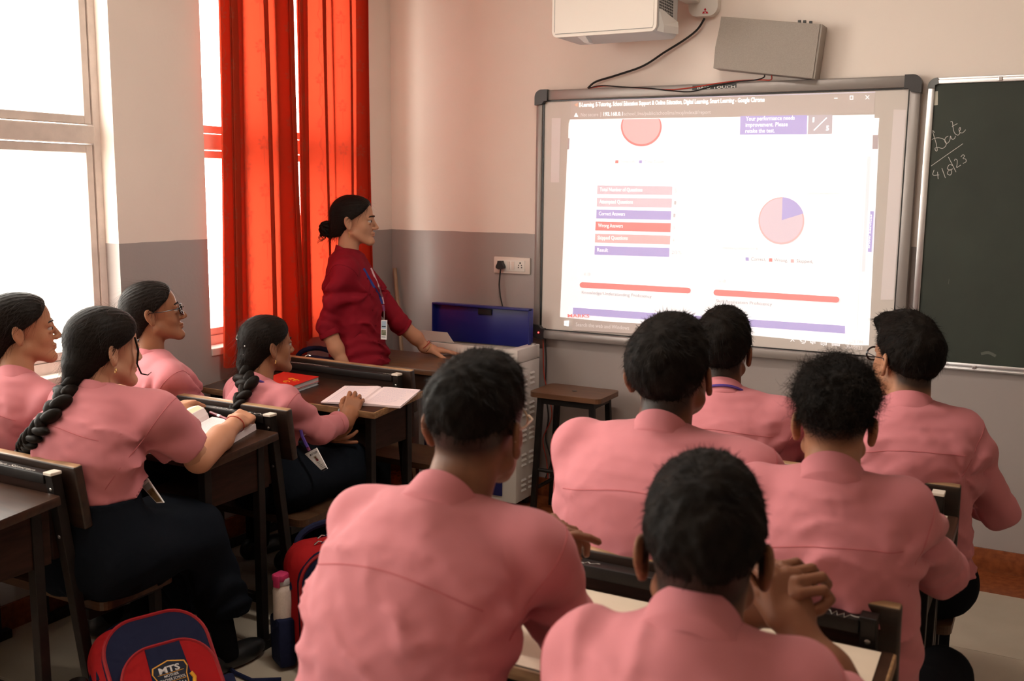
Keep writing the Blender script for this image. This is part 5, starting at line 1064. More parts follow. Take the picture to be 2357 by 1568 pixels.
    if skirt:
        hem = sp.get('hem', 0.20)
        def skirt_d(P):
            d = d_ell(P, hip-V(0, 0, 0.02), V(0.158, 0.145, 0.120)*g, rotm(hy)); X = None
            for s in (-1, 1):
                d = smin(d, d_cone(P, hp[s], kn[s], 0.100*g**0.6, 0.082), 0.07); d = smin(d, d_cone(P, kn[s], ft[s]*np.array([1, 1, 0])+V(0, 0, hem)+fw(hy)*0.02, 0.078, 0.085), 0.06)
            cen = (kn[1]+kn[-1])/2; d = smin(d, d_cone(P, hip-V(0, 0, 0.05), cen, 0.115, 0.085), 0.06)
            d = smin(d, np.maximum(lo(P, 0.018), P[:, 2]-(hip[2]+sp.get('tuck', 0.085)+0.012)), 0.05)
            ang = np.arctan2((P-cen)@rt(hy), P[:, 2]-cen[2]+0.35); d = d+0.006*np.sin(ang*22+2*noise3(P, 5, 3))*np.clip((cen[2]+0.12-P[:, 2])/0.15, 0, 1)+0.003*noise3(P, 10, 2)
            d = np.maximum(d, P[:, 2]-(hip[2]+sp.get('tuck', 0.085)+0.010)); return smax(smax(d, hem-P[:, 2], 0.006), seatcut(P), 0.012)
        v, f = surfnet(skirt_d, lp.min(0)-0.04, lp.max(0)+0.05, 0.010); S = Soup(); S.add(v, f); S.build('skirt', 'navy_cloth', root, base)
    for s in (-1, 1):
        R2 = rotm(hy); fo = ft[s]; fn = lambda P: smax(smin(d_ell(P, (0, 0.075, 0.030), (0.046, 0.105, 0.040)), d_ell(P, (0, -0.035, 0.040), (0.040, 0.055, 0.048)), 0.03), -P[:, 2]+0.002, 0.004)
        v, f = surfnet(fn, (-0.06, -0.11, -0.01), (0.06, 0.20, 0.11), 0.009); S = Soup(); S.add(V(fo[0], fo[1], 0)+v@R2.T, f); S.build('shoe', 'shoe_black', root, base)
    if sp.get('specs'): glasses(Hc, R, hs*sp.get('specscale', 1.0), sp['specs'], root, base)
    return dict(root=root, base=base, R=R, Hc=Hc, hs=hs, toW=toW, SH=SH, shirt=shirt_d, march=march, neck=neck, fw=fw(by), rt=rt(by), an=an, c0=c0, fr=fr, sd=sd, loft=lo)
mat('maroon_seam', (0.14, 0.006, 0.012, 1), 0.85, 0.1)
DOWN = dict(curl=(0.35, 0.35, 0.38, 0.42), thumb=(0.6, 0.4)); FIST = dict(curl=(1.15, 1.25, 1.3, 1.35), thumb=(0.35, 0.9), spread=0.02)
PG = 'students in pink school shirts'
PEOPLE = {}
UPR = dict(curl=(0.30, 0.45, 0.55, 0.65), thumb=(0.5, 0.5), spread=0.05)
def boy(key, **k): k.setdefault('group', PG); PEOPLE[key] = person(k)
boy('B1', seed=1, label='boy in pink with thin-rimmed glasses and cropped hair, leaning forward beside the aisle', hip=(2.36, -3.42, 0.53), neck=(2.385, -3.265, 1.080), head=(2.392, -3.165, 1.190), hrot=(-6, 2, 2), hs=1.0, hw=1.02, yaw=-3, hyaw=0, sw=0.184, girth=1.02, slouch=0.07, arch=0.05, cut='fade', stub=0.055, skin='brown', specs='lens_rim_gold', hres=0.0042, res=0.0075, shdrop=0.050,
    R=dict(e=(2.540, -3.06, 0.80), w=(2.468, -2.980, 0.880), f=(-0.10, 0.40, 0.68), d=(0.85, -0.35, 0.35), sl=1.30, pose=dict(curl=(0.85, 0.9, 0.95, 1.0), thumb=(0.1, 0.1), spread=0.04)),
    L=dict(e=(2.20, -3.02, 0.80), w=(2.362, -2.960, 0.915), f=(0.72, 0.25, 0.45), d=(-0.25, -0.4, 0.85), sl=1.6, pose=dict(curl=(0.35, 0.75, 0.85, 0.9), thumb=(0.5, 0.5))))
boy('B2', creases=(((2.74, -3.45, 0.97), (1, 0, 0.4), 0.012, 0.010), ((2.80, -3.47, 0.99), (1, 0.2, -0.2), 0.010, 0.009)), fold=1.4, seed=2, label='boy in pink nearest the camera, hands clasped on the cream desk', hip=(2.86, -3.50, 0.53), neck=(2.858, -3.415, 1.030), head=(2.846, -3.335, 1.108), hrot=(-16, 0, 0), hs=1.04, yaw=-8, hyaw=0, sw=0.168, girth=1.0, slouch=0.06, arch=0.03, cut='crop', stub=0.06, skin='brown', hres=0.0042, res=0.0075, shdrop=0.062,
    R=dict(e=(3.035, -3.14, 0.82), w=(2.925, -3.085, 0.930), f=(-0.40, 0.30, 0.75), d=(0.60, -0.60, 0.35), sl=1.05, pose=dict(curl=(0.75, 0.9, 1.0, 1.0), thumb=(0.2, 0.5), spread=0.05)),
    L=dict(e=(2.74, -3.12, 0.80), w=(2.845, -3.065, 0.935), f=(0.62, 0.12, 0.62), d=(-0.40, -0.80, 0.45), sl=1.05, pose=dict(curl=(0.85, 0.85, 0.85, 0.8), thumb=(0.4, 0.6), spread=0.05)))
boy('B3', seed=3, label='broad-shouldered boy in pink with full dark hair, below the whiteboard', hip=(2.50, -2.52, 0.53), neck=(2.49, -2.52, 1.055), head=(2.483, -2.445, 1.175), hrot=(-4, 8, -3), hs=1.06, hw=1.10, yaw=0, sw=0.225, girth=1.22, slouch=0.05, arch=0.03, cut='full', stub=0.004, skin='brown', shdrop=0.06, fold=0.6, arm=1.1,
    R=dict(e=(2.735, -2.26, 0.81), w=(2.60, -2.10, 0.80), f=(-0.85, 0.5, 0), d=(0, 0, 1), pose=DOWN), L=dict(e=(2.25, -2.26, 0.81), w=(2.40, -2.10, 0.80), f=(0.85, 0.5, 0), d=(0, 0, 1), pose=DOWN))
boy('B4', kneeR=(3.075, -2.17, 0.48), kneeL=(2.84, -2.14, 0.53), hyaw=4, fold=1.3, seed=4, label='boy in pink with curly black hair and shaved sides', hip=(2.925, -2.54, 0.53), neck=(2.872, -2.575, 1.020), head=(2.858, -2.50, 1.118), hrot=(-10, 4, 0), hs=0.98, hw=0.98, yaw=-4, sw=0.168, girth=0.98, slouch=0.05, arch=0.02, cut='curly', stub=0.05, skin='mid', shdrop=0.045, pit=1.3,
    R=dict(e=(3.065, -2.33, 0.79), w=(2.97, -2.12, 0.79), f=(-0.8, 0.6, 0), d=(0, 0, 1), pose=DOWN), L=dict(e=(2.70, -2.30, 0.80), w=(2.80, -2.10, 0.79), f=(0.8, 0.6, 0), d=(0, 0, 1), pose=DOWN))
boy('B5', seed=5, label='boy in pink with a purple lanyard at his collar, half hidden', hip=(2.40, -1.62, 0.53), neck=(2.375, -1.655, 0.985), head=(2.355, -1.60, 1.103), hrot=(-9, 6, 0), hs=1.04, hw=1.0, yaw=0, sw=0.21, girth=1.05, slouch=0.05, cut='full', stub=0.004, skin='brown', shdrop=0.06,
    R=dict(e=(2.60, -1.45, 0.72), w=(2.50, -1.25, 0.64), f=(-0.5, 0.8, -0.2), d=(0.2, 0.2, 1), pose=DOWN), L=dict(e=(2.19, -1.45, 0.72), w=(2.28, -1.25, 0.64), f=(0.5, 0.8, -0.2), d=(-0.2, 0.2, 1), pose=DOWN))
boy('B6', fold=1.4, seed=6, label='boy in pink with black-rimmed glasses, head turned left, in the front row', hip=(2.925, -1.62, 0.53), neck=(2.905, -1.665, 1.005), head=(2.887, -1.62, 1.122), hrot=(-42, 4, 2), hs=1.02, hw=1.0, yaw=-8, sw=0.174, girth=1.10, slouch=0.04, cut='full', stub=0.004, skin='mid', specs='lens_rim_dark', quiff=0.022, shdrop=0.065, pit=1.5,
    R=dict(e=(3.145, -1.52, 0.71), w=(3.02, -1.30, 0.69), f=(-0.7, 0.7, 0), d=(0.1, 0, 1), pose=DOWN), L=dict(e=(2.68, -1.50, 0.72), w=(2.80, -1.28, 0.68), f=(0.6, 0.7, 0), d=(0, 0, 1), pose=DOWN))
boy('G1', tuck=0.175, seed=7, fem=True, skirt=True, label='girl in pink in profile against the bright window', hip=(0.38, -2.64, 0.53), neck=(0.395, -2.60, 0.985), head=(0.352, -2.545, 1.128), hrot=(33, 4, 0), hs=0.97, yaw=8, sw=0.175, skin='mid', hairlow=-0.085, shdrop=0.06, hres=0.0038,
    R=dict(e=(0.60, -2.36, 0.79), w=(0.47, -2.14, 0.80), f=(-0.5, 0.85, 0), d=(0, 0, 1), sl=0.8, pose=DOWN), L=dict(e=(0.20, -2.36, 0.79), w=(0.30, -2.12, 0.80), f=(0.3, 0.9, 0), d=(0, 0, 1), sl=0.8, pose=DOWN))
boy('G2', kneeL=(0.74, -2.36, 0.51), kneeR=(0.90, -2.37, 0.51), footL=(0.74, -2.30, 0), footR=(0.90, -2.27, 0), tuck=0.175, seed=8, fem=True, skirt=True, label='girl in pink with a long plait down her back, writing over a textbook', hip=(0.795, -2.655, 0.53), neck=(0.79, -2.63, 0.985), head=(0.768, -2.575, 1.105), hrot=(12, -2, 0), hs=1.0, hw=1.0, yaw=10, hyaw=4, sw=0.20, girth=1.16, slouch=0.07, arch=0.02, skin='fair', shR=(0.955, -2.56, 0.935), hairlow=-0.09, bulk=0.003, hem=0.20, hres=0.0042, arm=1.12,
    R=dict(e=(0.955, -2.40, 0.765), w=(0.862, -2.135, 0.815), f=(-0.30, 0.90, 0.10), d=(0.35, 0.1, 0.9), sl=0.66, flare=0.016, fr=0.043, pose=dict(curl=(1.0, 1.1, 1.15, 1.2), thumb=(0.4, 0.8), spread=0.03), res=0.0036),
    L=dict(e=(0.53, -2.36, 0.80), w=(0.560, -2.135, 0.825), f=(0.10, 0.95, 0.12), d=(-0.15, -0.1, 1), sl=0.66, flare=0.014, pose=dict(curl=(0.65, 0.7, 0.75, 0.8), thumb=(0.25, 0.3)), res=0.0036))
boy('G3', tuck=0.12, seed=9, fem=True, skirt=True, label='girl in pink with glasses leaning back against the grey wall', hip=(0.32, -1.80, 0.53), neck=(0.235, -1.925, 0.945), head=(0.222, -1.893, 1.104), hrot=(40, 10, -3), hs=1.0, yaw=25, hyaw=8, sw=0.185, girth=1.05, slouch=0.02, skin='tan', specs='lens_rim_dark', hairlow=-0.08, hres=0.0034, shdrop=0.055,
    R=dict(e=(0.43, -1.86, 0.70), w=(0.44, -1.62, 0.66), f=(0.1, 0.9, -0.2), d=(0.3, 0.2, 1), sl=1.3, pose=DOWN), L=dict(e=(0.14, -1.74, 0.72), w=(0.25, -1.58, 0.66), f=(0.4, 0.8, -0.2), d=(0, 0.2, 1), sl=1.3, pose=DOWN))
boy('G4', kneeL=(0.66, -1.50, 0.51), kneeR=(0.82, -1.48, 0.51), tuck=0.12, seed=10, fem=True, skirt=True, label='girl in pink with a short plait and hair clip, pen over a notebook', hip=(0.735, -1.80, 0.53), neck=(0.69, -1.845, 0.870), head=(0.678, -1.775, 1.002), hrot=(20, 3, 0), hs=0.93, yaw=12, hyaw=4, sw=0.175, girth=0.95, slouch=0.06, arch=0.02, skin='tan', hairlow=-0.09, hres=0.0040, hem=0.22, shdrop=0.045,
    R=dict(e=(0.888, -1.735, 0.70), w=(0.872, -1.540, 0.715), f=(-0.12, 0.62, 0.75), d=(0.45, -0.7, 0.5), sl=1.62, pose=dict(curl=(0.55, 0.62, 0.7, 0.75), thumb=(0.5, 0.6), spread=0.06), res=0.0036),
    L=dict(e=(0.62, -1.70, 0.68), w=(0.755, -1.600, 0.645), f=(0.92, 0.30, -0.12), d=(-0.1, -0.5, -0.6), sl=1.4, pose=dict(curl=(0.1, 0.35, 0.45, 0.5), thumb=(0.7, 0.3), spread=0.10), res=0.0036))
boy('T', seatz=-1.0, seed=11, group='teacher', fem=True, shirt='maroon_shirt', label='woman in a maroon shirt with an identity card, standing by the curtain', hip=(0.335, -0.735, 0.74), neck=(0.268, -0.755, 1.272), head=(0.288, -0.722, 1.428), hrot=(63, 1, 0), hs=0.98, yaw=62, hyaw=62, sw=0.180, girth=1.14, slouch=0.0, arch=0.0, skin='fair', hairlow=-0.07, hres=0.0034, res=0.007, open=32, collar=1.25, shdrop=0.055,
    kneeL=(0.36, -0.64, 0.48), kneeR=(0.34, -0.80, 0.48), footL=(0.36, -0.63, 0), footR=(0.33, -0.82, 0),
    R=dict(e=(0.285, -0.935, 0.955), w=(0.375, -0.925, 0.775), f=(0.3, 0.1, -0.9), d=(0.1, -0.9, 0.1), sl=1.22, pose=DOWN, fr=0.037, res=0.004),
    L=dict(e=(0.435, -0.555, 0.935), w=(0.535, -0.455, 0.810), f=(0.75, 0.62, -0.16), d=(0.1, 0.1, 1), sl=1.15, pose=dict(curl=(0.12, 0.10, 0.10, 0.12), thumb=(0.6, 0.2), spread=0.05, bend2=0.6), fr=0.036, res=0.0034))
# ------------------------------------------------------------------ things worn by the people
def drape(p, u, v, off, y0=None):
    """point on the view line just above that person's shirt"""
    d = ray(u, v); t0 = np.linalg.norm(p['neck']-CAM)/np.linalg.norm(d); ts = np.linspace(t0-0.5, t0+0.5, 500); P = CAM+np.outer(ts, d); sd = p['shirt'](P); k = np.argmax(sd < off) if (sd < off).any() else int(np.argmin(sd)); return P[k]
def wear(p, name, mb, m, smooth=True, par=None): return mb.build(name, m, par or p['root'], smooth, off=p['base'])
g2, g4, g3, g1, tc, b5, b1, b6, b2 = [PEOPLE[k] for k in ('G2', 'G4', 'G3', 'G1', 'T', 'B5', 'B1', 'B6', 'B2')]
rngb = np.random.default_rng(3)
pa = [g2['toW'](V(0, -0.098, -0.060)), g2['toW'](V(-0.01, -0.118, -0.105))]+[drape(g2, u, v, 0.018) for u, v in ((150, 905), (122, 942), (95, 980), (68, 1012), (48, 1040), (30, 1075))]
pth = bez(pa[:3], 8).tolist()[:-1]+[list(q) for q in pa[2:]]
braid(pth, 0.033, 0.017, g2['rt'], rngb).build('plait', 'hair_black', g2['root'], g2['base'])
pa = [g4['toW'](V(0, -0.098, -0.055)), g4['toW'](V(-0.005, -0.120, -0.095))]+[drape(g4, u, v, 0.022) for u, v in ((572, 885), (560, 905), (548, 925), (540, 945))]
braid(bez(pa[:3], 7).tolist()[:-1]+[list(q) for q in pa[2:]], 0.036, 0.022, g4['rt'], rngb).build('plait', 'hair_black', g4['root'], g4['base'])
# hair drawn back into a loose bun (teacher) and low ponytails
S = Soup(); rr = np.random.default_rng(5)
for k in range(26):
    q = rr.normal(size=3); q /= np.linalg.norm(q); c = V(0, -0.134, -0.030)+q*V(0.030, 0.026, 0.034); t = np.cross(q, rr.normal(size=3)); t /= np.linalg.norm(t); e = np.cross(q, t)
    v, f = ellipsoid_mesh(tc['toW'](c), tc['R']@np.stack([e, q, t], 1), V(0.011, 0.010, 0.026), 10, 7); S.add(v, f)
v, f = ellipsoid_mesh(tc['toW'](V(0, -0.128, -0.030)), tc['R'], V(0.032, 0.032, 0.036), 14, 10); S.add(v, f); S.build('bun', 'hair_black', tc['root'], tc['base'])
mbh = MB()
for k in range(7):
    a = k*0.9; pts = [tc['toW'](V(0.012*math.sin(a+t*4), -0.150-0.020*t+0.012*math.cos(a+5*t), -0.045-0.035*t-0.01*k % 0.02))-tc['base'] for t in np.linspace(0, 1, 7)]
    mbh.tube(pts, [0.0030*(1-0.8*t) for t in np.linspace(0, 1, 7)], 5)
mbh.build('loose_curls', 'hair_black', tc['root'], smooth=True)
for p, ln in ((g3, 0.16), (g1, 0.14)):
    pts = [p['toW'](V(0, -0.095-0.03*t, -0.06-ln/p['hs']*t)) for t in np.linspace(0, 1, 6)]; wear(p, 'ponytail', MB().tube(pts, [0.030*(1-0.55*t) for t in np.linspace(0, 1, 6)], 12), 'hair_black')
wear(g2, 'loose_lock', MB().tube([g2['toW'](V(*q)) for q in ((0.070, 0.058, 0.050), (0.079, 0.064, 0.010), (0.078, 0.060, -0.030), (0.080, 0.072, -0.060), (0.082, 0.092, -0.066), (0.082, 0.104, -0.058))], [0.003, 0.0034, 0.003, 0.0026, 0.002, 0.0008], 6), 'hair_black')
wear(g4, 'hair_clip', MB().tube([g4['toW'](V(*q)) for q in ((-0.030, -0.105, 0.066), (-0.018, -0.118, 0.056), (-0.002, -0.122, 0.050))], 0.0032, 8), 'silver')
for q in ((0.030, -0.108, 0.030), (0.022, -0.112, -0.005)): wear(g4, 'pearl_pin', MB().lathe([(0.0005, 0), (0.0028, 0.001), (0.0028, 0.003), (0.0005, 0.004)], g4['toW'](V(*q)), g4['R']@V(0.2, -1, 0), 8), 'card_holder')
for p in (g4, tc, g2): wear(p, 'earring', MB().tube([p['toW'](V(0.083+0.004*math.sin(a), -0.010, -0.036-0.007+0.007*math.cos(a))) for a in np.linspace(0, 2*math.pi, 13)], 0.0011, 6), 'gold')
wear(tc, 'earring_drop', MB().tube([tc['toW'](V(0.083, -0.010, -0.048)), tc['toW'](V(0.083, -0.010, -0.064))], [0.0014, 0.0022], 6), 'gold')
wear(tc, 'forehead_mark', MB().lathe([(0.0030, 0), (0.0030, 0.0012)], tc['toW'](V(0, 0.0955, 0.037)), tc['R']@V(0, 1, 0.1), 10), 'red_thread')
def ring(p, side, t, r, m, name, tube=0.0014, tilt=0.0):
    W = {('T', 'L'): ((0.535, -0.455, 0.810), (0.435, -0.555, 0.935)), ('G2', 'R'): ((0.862, -0.135-2, 0.815), (0.955, -2.40, 0.765)), ('B1', 'R'): ((2.468, -2.980, 0.880), (2.540, -3.06, 0.80))}[side]
    w_, e_ = np.array(W[0]), np.array(W[1]); ax = nrm(w_-e_); c = w_+(e_-w_)*t; a1 = nrm(np.cross(ax, (0, 0, 1))); a2 = np.cross(ax, a1)
    wear(p, name, MB().tube([c+r*(math.cos(a)*a1+math.sin(a)*a2)+ax*tilt*math.sin(a) for a in np.linspace(0, 2*math.pi, 25)], tube, 6), m)
ring(tc, ('T', 'L'), 0.04, 0.0300, 'gold', 'bangle', 0.0016, 0.004); ring(tc, ('T', 'L'), 0.14, 0.0305, 'red_thread', 'bangle', 0.0018, -0.004)
ring(g2, ('G2', 'R'), 0.05, 0.0318, 'red_thread', 'wrist_thread', 0.0014, 0.007); ring(b1, ('B1', 'R'), 0.55, 0.041, 'gold', 'wrist_band', 0.004)
# rolled cuff of the front girl and turned-up sleeve ends
def cuff(p, c, ax, r, m, h=0.022):
    ax = nrm(ax); p_ = [(r-0.004, -h), (r, -h), (r+0.004, -h*0.5), (r+0.005, 0), (r+0.003, 0.006), (r-0.003, 0.006), (r-0.004, 0)]; wear(p, 'cuff', MB().lathe(p_, c, ax, 24), m)
E4, W4 = V(0.888, -1.735, 0.70), V(0.872, -1.540, 0.715); cuff(g4, E4+(W4-E4)*0.62, W4-E4, 0.042, 'pink_shirt')
E_, W_ = V(0.435, -0.555, 0.935), V(0.535, -0.455, 0.810); cuff(tc, E_+(W_-E_)*0.14, W_-E_, 0.0455, 'maroon_shirt', 0.012)
E_, W_ = V(0.285, -0.935, 0.955), V(0.375, -0.925, 0.775); cuff(tc, E_+(W_-E_)*0.21, W_-E_, 0.045, 'maroon_shirt', 0.030)
# lanyards and identity cards
def ribbon(p, name, px, m, r=0.0042, off=0.004, fixed=None):
    pts = [drape(p, u, v, off) if fixed is None else onY(u, v, fixed) for u, v in px]; return wear(p, name, MB().tube(pts, r, 6), m)
def flat_ribbon(p, name, px, m, w, off=0.004):
    pts = [drape(p, u, v, off) for u, v in px]; V_ = []; F_ = []
    for i, q in enumerate(pts):
        t = nrm(pts[min(i+1, len(pts)-1)]-pts[max(i-1, 0)]); n = nrm(CAM-q); s_ = nrm(np.cross(t, n))*w/2; V_ += [q+s_-n*0.0, q-s_, q-s_+n*0.0015, q+s_+n*0.0015]
    for i in range(len(pts)-1):
        for k in range(4): F_.append((4*i+k, 4*i+(k+1) % 4, 4*i+4+(k+1) % 4, 4*i+4+k))
    F_ += [(3, 2, 1, 0), tuple(4*(len(pts)-1)+k for k in range(4))]; return wear(p, name, MB().add(V_, F_), m, False)
def neck_ribbon(p, k=0.92):
    c = p['c0']; wear(p, 'lanyard', MB().tube([c+k*(p['fr']*math.cos(q)*0.0705+p['sd']*math.sin(q)*0.0735)+p['an']*(0.004-0.030*(1+math.cos(q))/2) for q in np.linspace(0.9, 2*math.pi-0.9, 30)], 0.0042, 6), 'purple_ribbon')
def id_card(p, px, Y, strip, name='identity_card'):
    c = [onY(u, v, Y) for u, v in px]; c = [np.array(q) for q in c]; n = nrm(np.cross(c[1]-c[0], c[3]-c[0])); n = n if np.dot(n, CAM-c[0]) > 0 else -n
    o = wear(p, name, MB().prism([q-n*0.002 for q in c], n*0.004), 'card_holder', False)
    at = lambda a, b, k: (c[0]*(1-a)+c[1]*a)*(1-b)+(c[3]*(1-a)+c[2]*a)*b+n*(0.0023+0.0002*k)
    def patch(nm, a0, b0, a1, b1, m, k=0): mesh_obj(nm, [at(*q, k)-p['base'] for q in ((a0, b0), (a1, b0), (a1, b1), (a0, b1))], [(0, 1, 2, 3)], m, o)
    if strip == 'photo':
        patch('portrait', 0.36, 0.27, 0.66, 0.52, 'portrait_bg'); patch('portrait', 0.44, 0.30, 0.58, 0.42, 'skin_print', 1); patch('portrait', 0.40, 0.42, 0.62, 0.52, 'print_maroon', 1); patch('base_band', 0.0, 0.93, 1, 1, 'ink')
        text_obj('card_text', 'MOTHER', at(0.22, 0.20, 2), at(0.92, 0.20, 2), 0.0075, 'ink', o, n=n, origin=p['base'], bold=0.01)
        for i, l in enumerate((0.40, 0.28, 0.50, 0.44, 0.58)): patch('print_line', 0.30, 0.575+0.07*i, 0.30+l, 0.60+0.07*i, 'print_grey', 2)
    elif strip == 'view':
        patch('scenery', 0.10, 0.12, 0.90, 0.36, 'print_grey'); patch('scenery', 0.10, 0.36, 0.90, 0.95, 'print_brown', 1)
    else:
        patch('scenery', 0.10, 0.05, 0.90, 0.45, 'print_sky'); patch('scenery', 0.10, 0.50, 0.90, 0.78, 'print_green', 1); patch('scenery', 0.15, 0.30, 0.85, 0.36, 'ink', 2); patch('scenery', 0.15, 0.84, 0.85, 0.90, 'print_grey', 2)
    return o
mat('ink', (0.02, 0.02, 0.025, 1), 0.6, 0.2); mat('portrait_bg', (0.55, 0.5, 0.42, 1), 0.5, 0.3); mat('skin_print', (0.12, 0.05, 0.03, 1), 0.5, 0.3); mat('print_maroon', (0.20, 0.02, 0.04, 1), 0.5, 0.3); mat('print_grey', (0.35, 0.38, 0.38, 1), 0.5, 0.3); mat('print_brown', (0.12, 0.07, 0.03, 1), 0.5, 0.3, scale=60, col2=(0.30, 0.20, 0.10, 1)); mat('print_sky', (0.38, 0.50, 0.62, 1), 0.5, 0.3); mat('print_green', (0.07, 0.10, 0.04, 1), 0.5, 0.3, scale=80, col2=(0.25, 0.25, 0.18, 1)); mat('ribbon_pale', (0.62, 0.45, 0.50, 1), 0.6, 0.3); mat('clip_plum', (0.16, 0.03, 0.10, 1), 0.5, 0.3)
id_card(g4, [(702, 1045), (729, 1031), (754, 1079), (743, 1085)], -1.845, 'photo')
flat = lambda p, nm, px, Y, m, r: wear(p, nm, MB().tube([onY(u, v, Y) for u, v in px], r, 6), m)
flat(g4, 'lanyard', [(692, 990), (695, 1003), (702, 1018), (708, 1030)], -1.852, 'purple_ribbon', 0.006); flat(g4, 'lanyard_clip', [(708, 1030), (712, 1038)], -1.846, 'clip_plum', 0.006); flat(g4, 'lanyard_hook', [(702, 1000), (697, 1010), (707, 1027)], -1.85, 'silver', 0.0015)
neck_ribbon(g4)
id_card(g2, [(324, 1117), (340, 1101), (378, 1157), (362, 1158)], -2.57, 'view'); flat(g2, 'lanyard_clip', [(328, 1098), (333, 1108)], -2.575, 'clip_plum', 0.006); flat(g2, 'lanyard', [(326, 1070), (329, 1100)], -2.58, 'purple_ribbon', 0.0045)
id_card(tc, [(878, 737), (891, 737), (890, 782), (877, 781)], -0.80, 'school'); flat(tc, 'lanyard_hook', [(884, 716), (884, 737)], -0.80, 'silver', 0.0022); flat(tc, 'lanyard_clip', [(882, 702), (884, 716)], -0.795, 'clip_plum', 0.0055)
flat_ribbon(tc, 'lanyard', [(837, 618), (848, 638), (862, 662), (875, 684), (880, 700)], 'blue_ribbon', 0.011); flat_ribbon(tc, 'lanyard', [(854, 617), (862, 636), (872, 660), (880, 684), (883, 700)], 'ribbon_pale', 0.008)
neck_ribbon(b5, 1.0)
for k in range(6):
    q = drape(tc, 846+k*6.2, 642+k*36, 0.002); wear(tc, 'button', MB().lathe([(0.0045, 0), (0.0045, 0.003)], q, nrm(CAM-q), 10), 'maroon_seam')

# ------------------------------------------------------------------ books and pens on the desks
mat('page_white', (0.76, 0.68, 0.69, 1), 0.7, 0.2); mat('page_pink', (0.80, 0.66, 0.67, 1), 0.7, 0.2); mat('page_cream', (0.78, 0.66, 0.46, 1), 0.7, 0.2); mat('print_ink', (0.16, 0.14, 0.17, 1), 0.8, 0.1); mat('pen_ink', (0.22, 0.19, 0.40, 1), 0.8, 0.1); mat('red_cover', (0.50, 0.020, 0.015, 1), 0.3, 0.5); mat('grey_pages', (0.45, 0.42, 0.42, 1), 0.7, 0.2); mat('blue_grey', (0.33, 0.40, 0.44, 1), 0.5, 0.3); mat('yellow_ink', (0.75, 0.45, 0.02, 1), 0.5, 0.3); mat('maroon_pen', (0.17, 0.012, 0.025, 1), 0.3, 0.5)
SLOPE = math.atan2(ZF-ZN, 0.332)
def lying(name, loc, rz, label, cat, group=None):
    o = thing(name, loc, label, cat, group); o.rotation_euler = (SLOPE, 0, rz); return o
def page_block(name, prof, length, m, par, y0=0.0):
    """page stack: profile of (x, z) from the spine outwards above z = 0, pushed along y"""
    n = len(prof); P = [(x, z) for x, z in prof]+[(prof[-1][0], 0.001), (prof[0][0], 0.001)]
    mb = MB().prism([(x, y0, z) for x, z in P], (0, length, 0)); return mb.build(name, m, par)
def text_rows(name, prof, length, rows, m, par, y0, x_in, x_out, jitter, th, wob=0.0, gap=0.0, rng=np.random.default_rng(2)):
    """lines of tiny writing that follow the page surface"""
    px = np.array([p[0] for p in prof]); pz = np.array([p[1] for p in prof]); V_ = []; F_ = []
    for r in range(rows):
        y = y0+length*(0.90-0.82*r/rows); x = x_in; xe = x_out-(x_out-x_in)*jitter*rng.random()
        sg = 1 if xe > x else -1
        while (x-xe)*sg < 0:
            w = (0.004+0.010*rng.random())*sg; k = max(2, int(abs(w)/0.002)) if wob else 2; xs_ = np.linspace(x, x+w, k)
            for a, b in zip(xs_[:-1], xs_[1:]):
                za, zb = np.interp(a, px, pz) if px[0] < px[-1] else np.interp(a, px[::-1], pz[::-1]), np.interp(b, px, pz) if px[0] < px[-1] else np.interp(b, px[::-1], pz[::-1])
                ya, yb = y+wob*rng.normal(), y+wob*rng.normal(); i = len(V_)
                V_ += [(a, ya-th/2, za+0.0006), (b, yb-th/2, zb+0.0006), (b, yb+th/2, zb+0.0006), (a, ya+th/2, za+0.0006)]; F_.append((i, i+1, i+2, i+3))
            x += w+0.0022*sg
    o = mesh_obj(name, V_, F_, m, par); o['kind'] = 'stuff'; return o
zat = lambda y, yb: ZN+(y-(yb-0.38))*(ZF-ZN)/0.332
tb = lying('open_textbook', (0.735, -2.325, zat(-2.325, -1.985)+0.0005), 0.20, 'thick white textbook lying open under the writing hand of the plaited girl', 'book')
rp = [(0.0, 0.030), (0.012, 0.036), (0.04, 0.034), (0.10, 0.029), (0.165, 0.026), (0.182, 0.024)]; lp_ = [(0.0, 0.028), (-0.004, 0.045), (-0.018, 0.066), (-0.040, 0.074), (-0.070, 0.066), (-0.105, 0.044), (-0.150, 0.020), (-0.180, 0.008)]
MB().box((-0.185, -0.003, 0.0), (0.187, 0.253, 0.0012)).build('cover', 'blue_grey', tb)
pr = page_block('page_stack', rp, 0.25, 'page_white', tb); pl_ = page_block('page_stack', lp_, 0.25, 'page_white', tb)
mat('faint_print', (0.52, 0.46, 0.48, 1), 0.8, 0.1); text_rows('printed_lines', rp, 0.25, 26, 'faint_print', pr, 0.0, 0.02, 0.17, 0.25, 0.0012)
text_rows('printed_lines', lp_, 0.17, 22, 'print_ink', pl_, 0.0, -0.165, -0.045, 0.35, 0.0016)
mesh_obj('tinted_box', [(x, y, np.interp(-x, [-q[0] for q in lp_], [q[1] for q in lp_])+0.0004) for y in (0.165, 0.245) for x in np.linspace(-0.02, -0.11, 10)], [(i, i+1, 11+i, 10+i) for i in range(9)], 'page_cream', pl_)
nb = lying('open_notebook', (0.868, -1.462, zat(-1.462, -1.113)+0.001), 0.245, 'ruled notebook with handwriting lying open on the front left desk', 'notebook')
rp = [(0.0, 0.006), (0.006, 0.0115), (0.02, 0.0125), (0.08, 0.011), (0.168, 0.009)]; lp_ = [(0.0, 0.006), (-0.006, 0.0125), (-0.02, 0.014), (-0.08, 0.010), (-0.168, 0.006)]
pr = page_block('page_stack', rp, 0.235, 'page_pink', nb); pl_ = page_block('page_stack', lp_, 0.235, 'page_pink', nb)
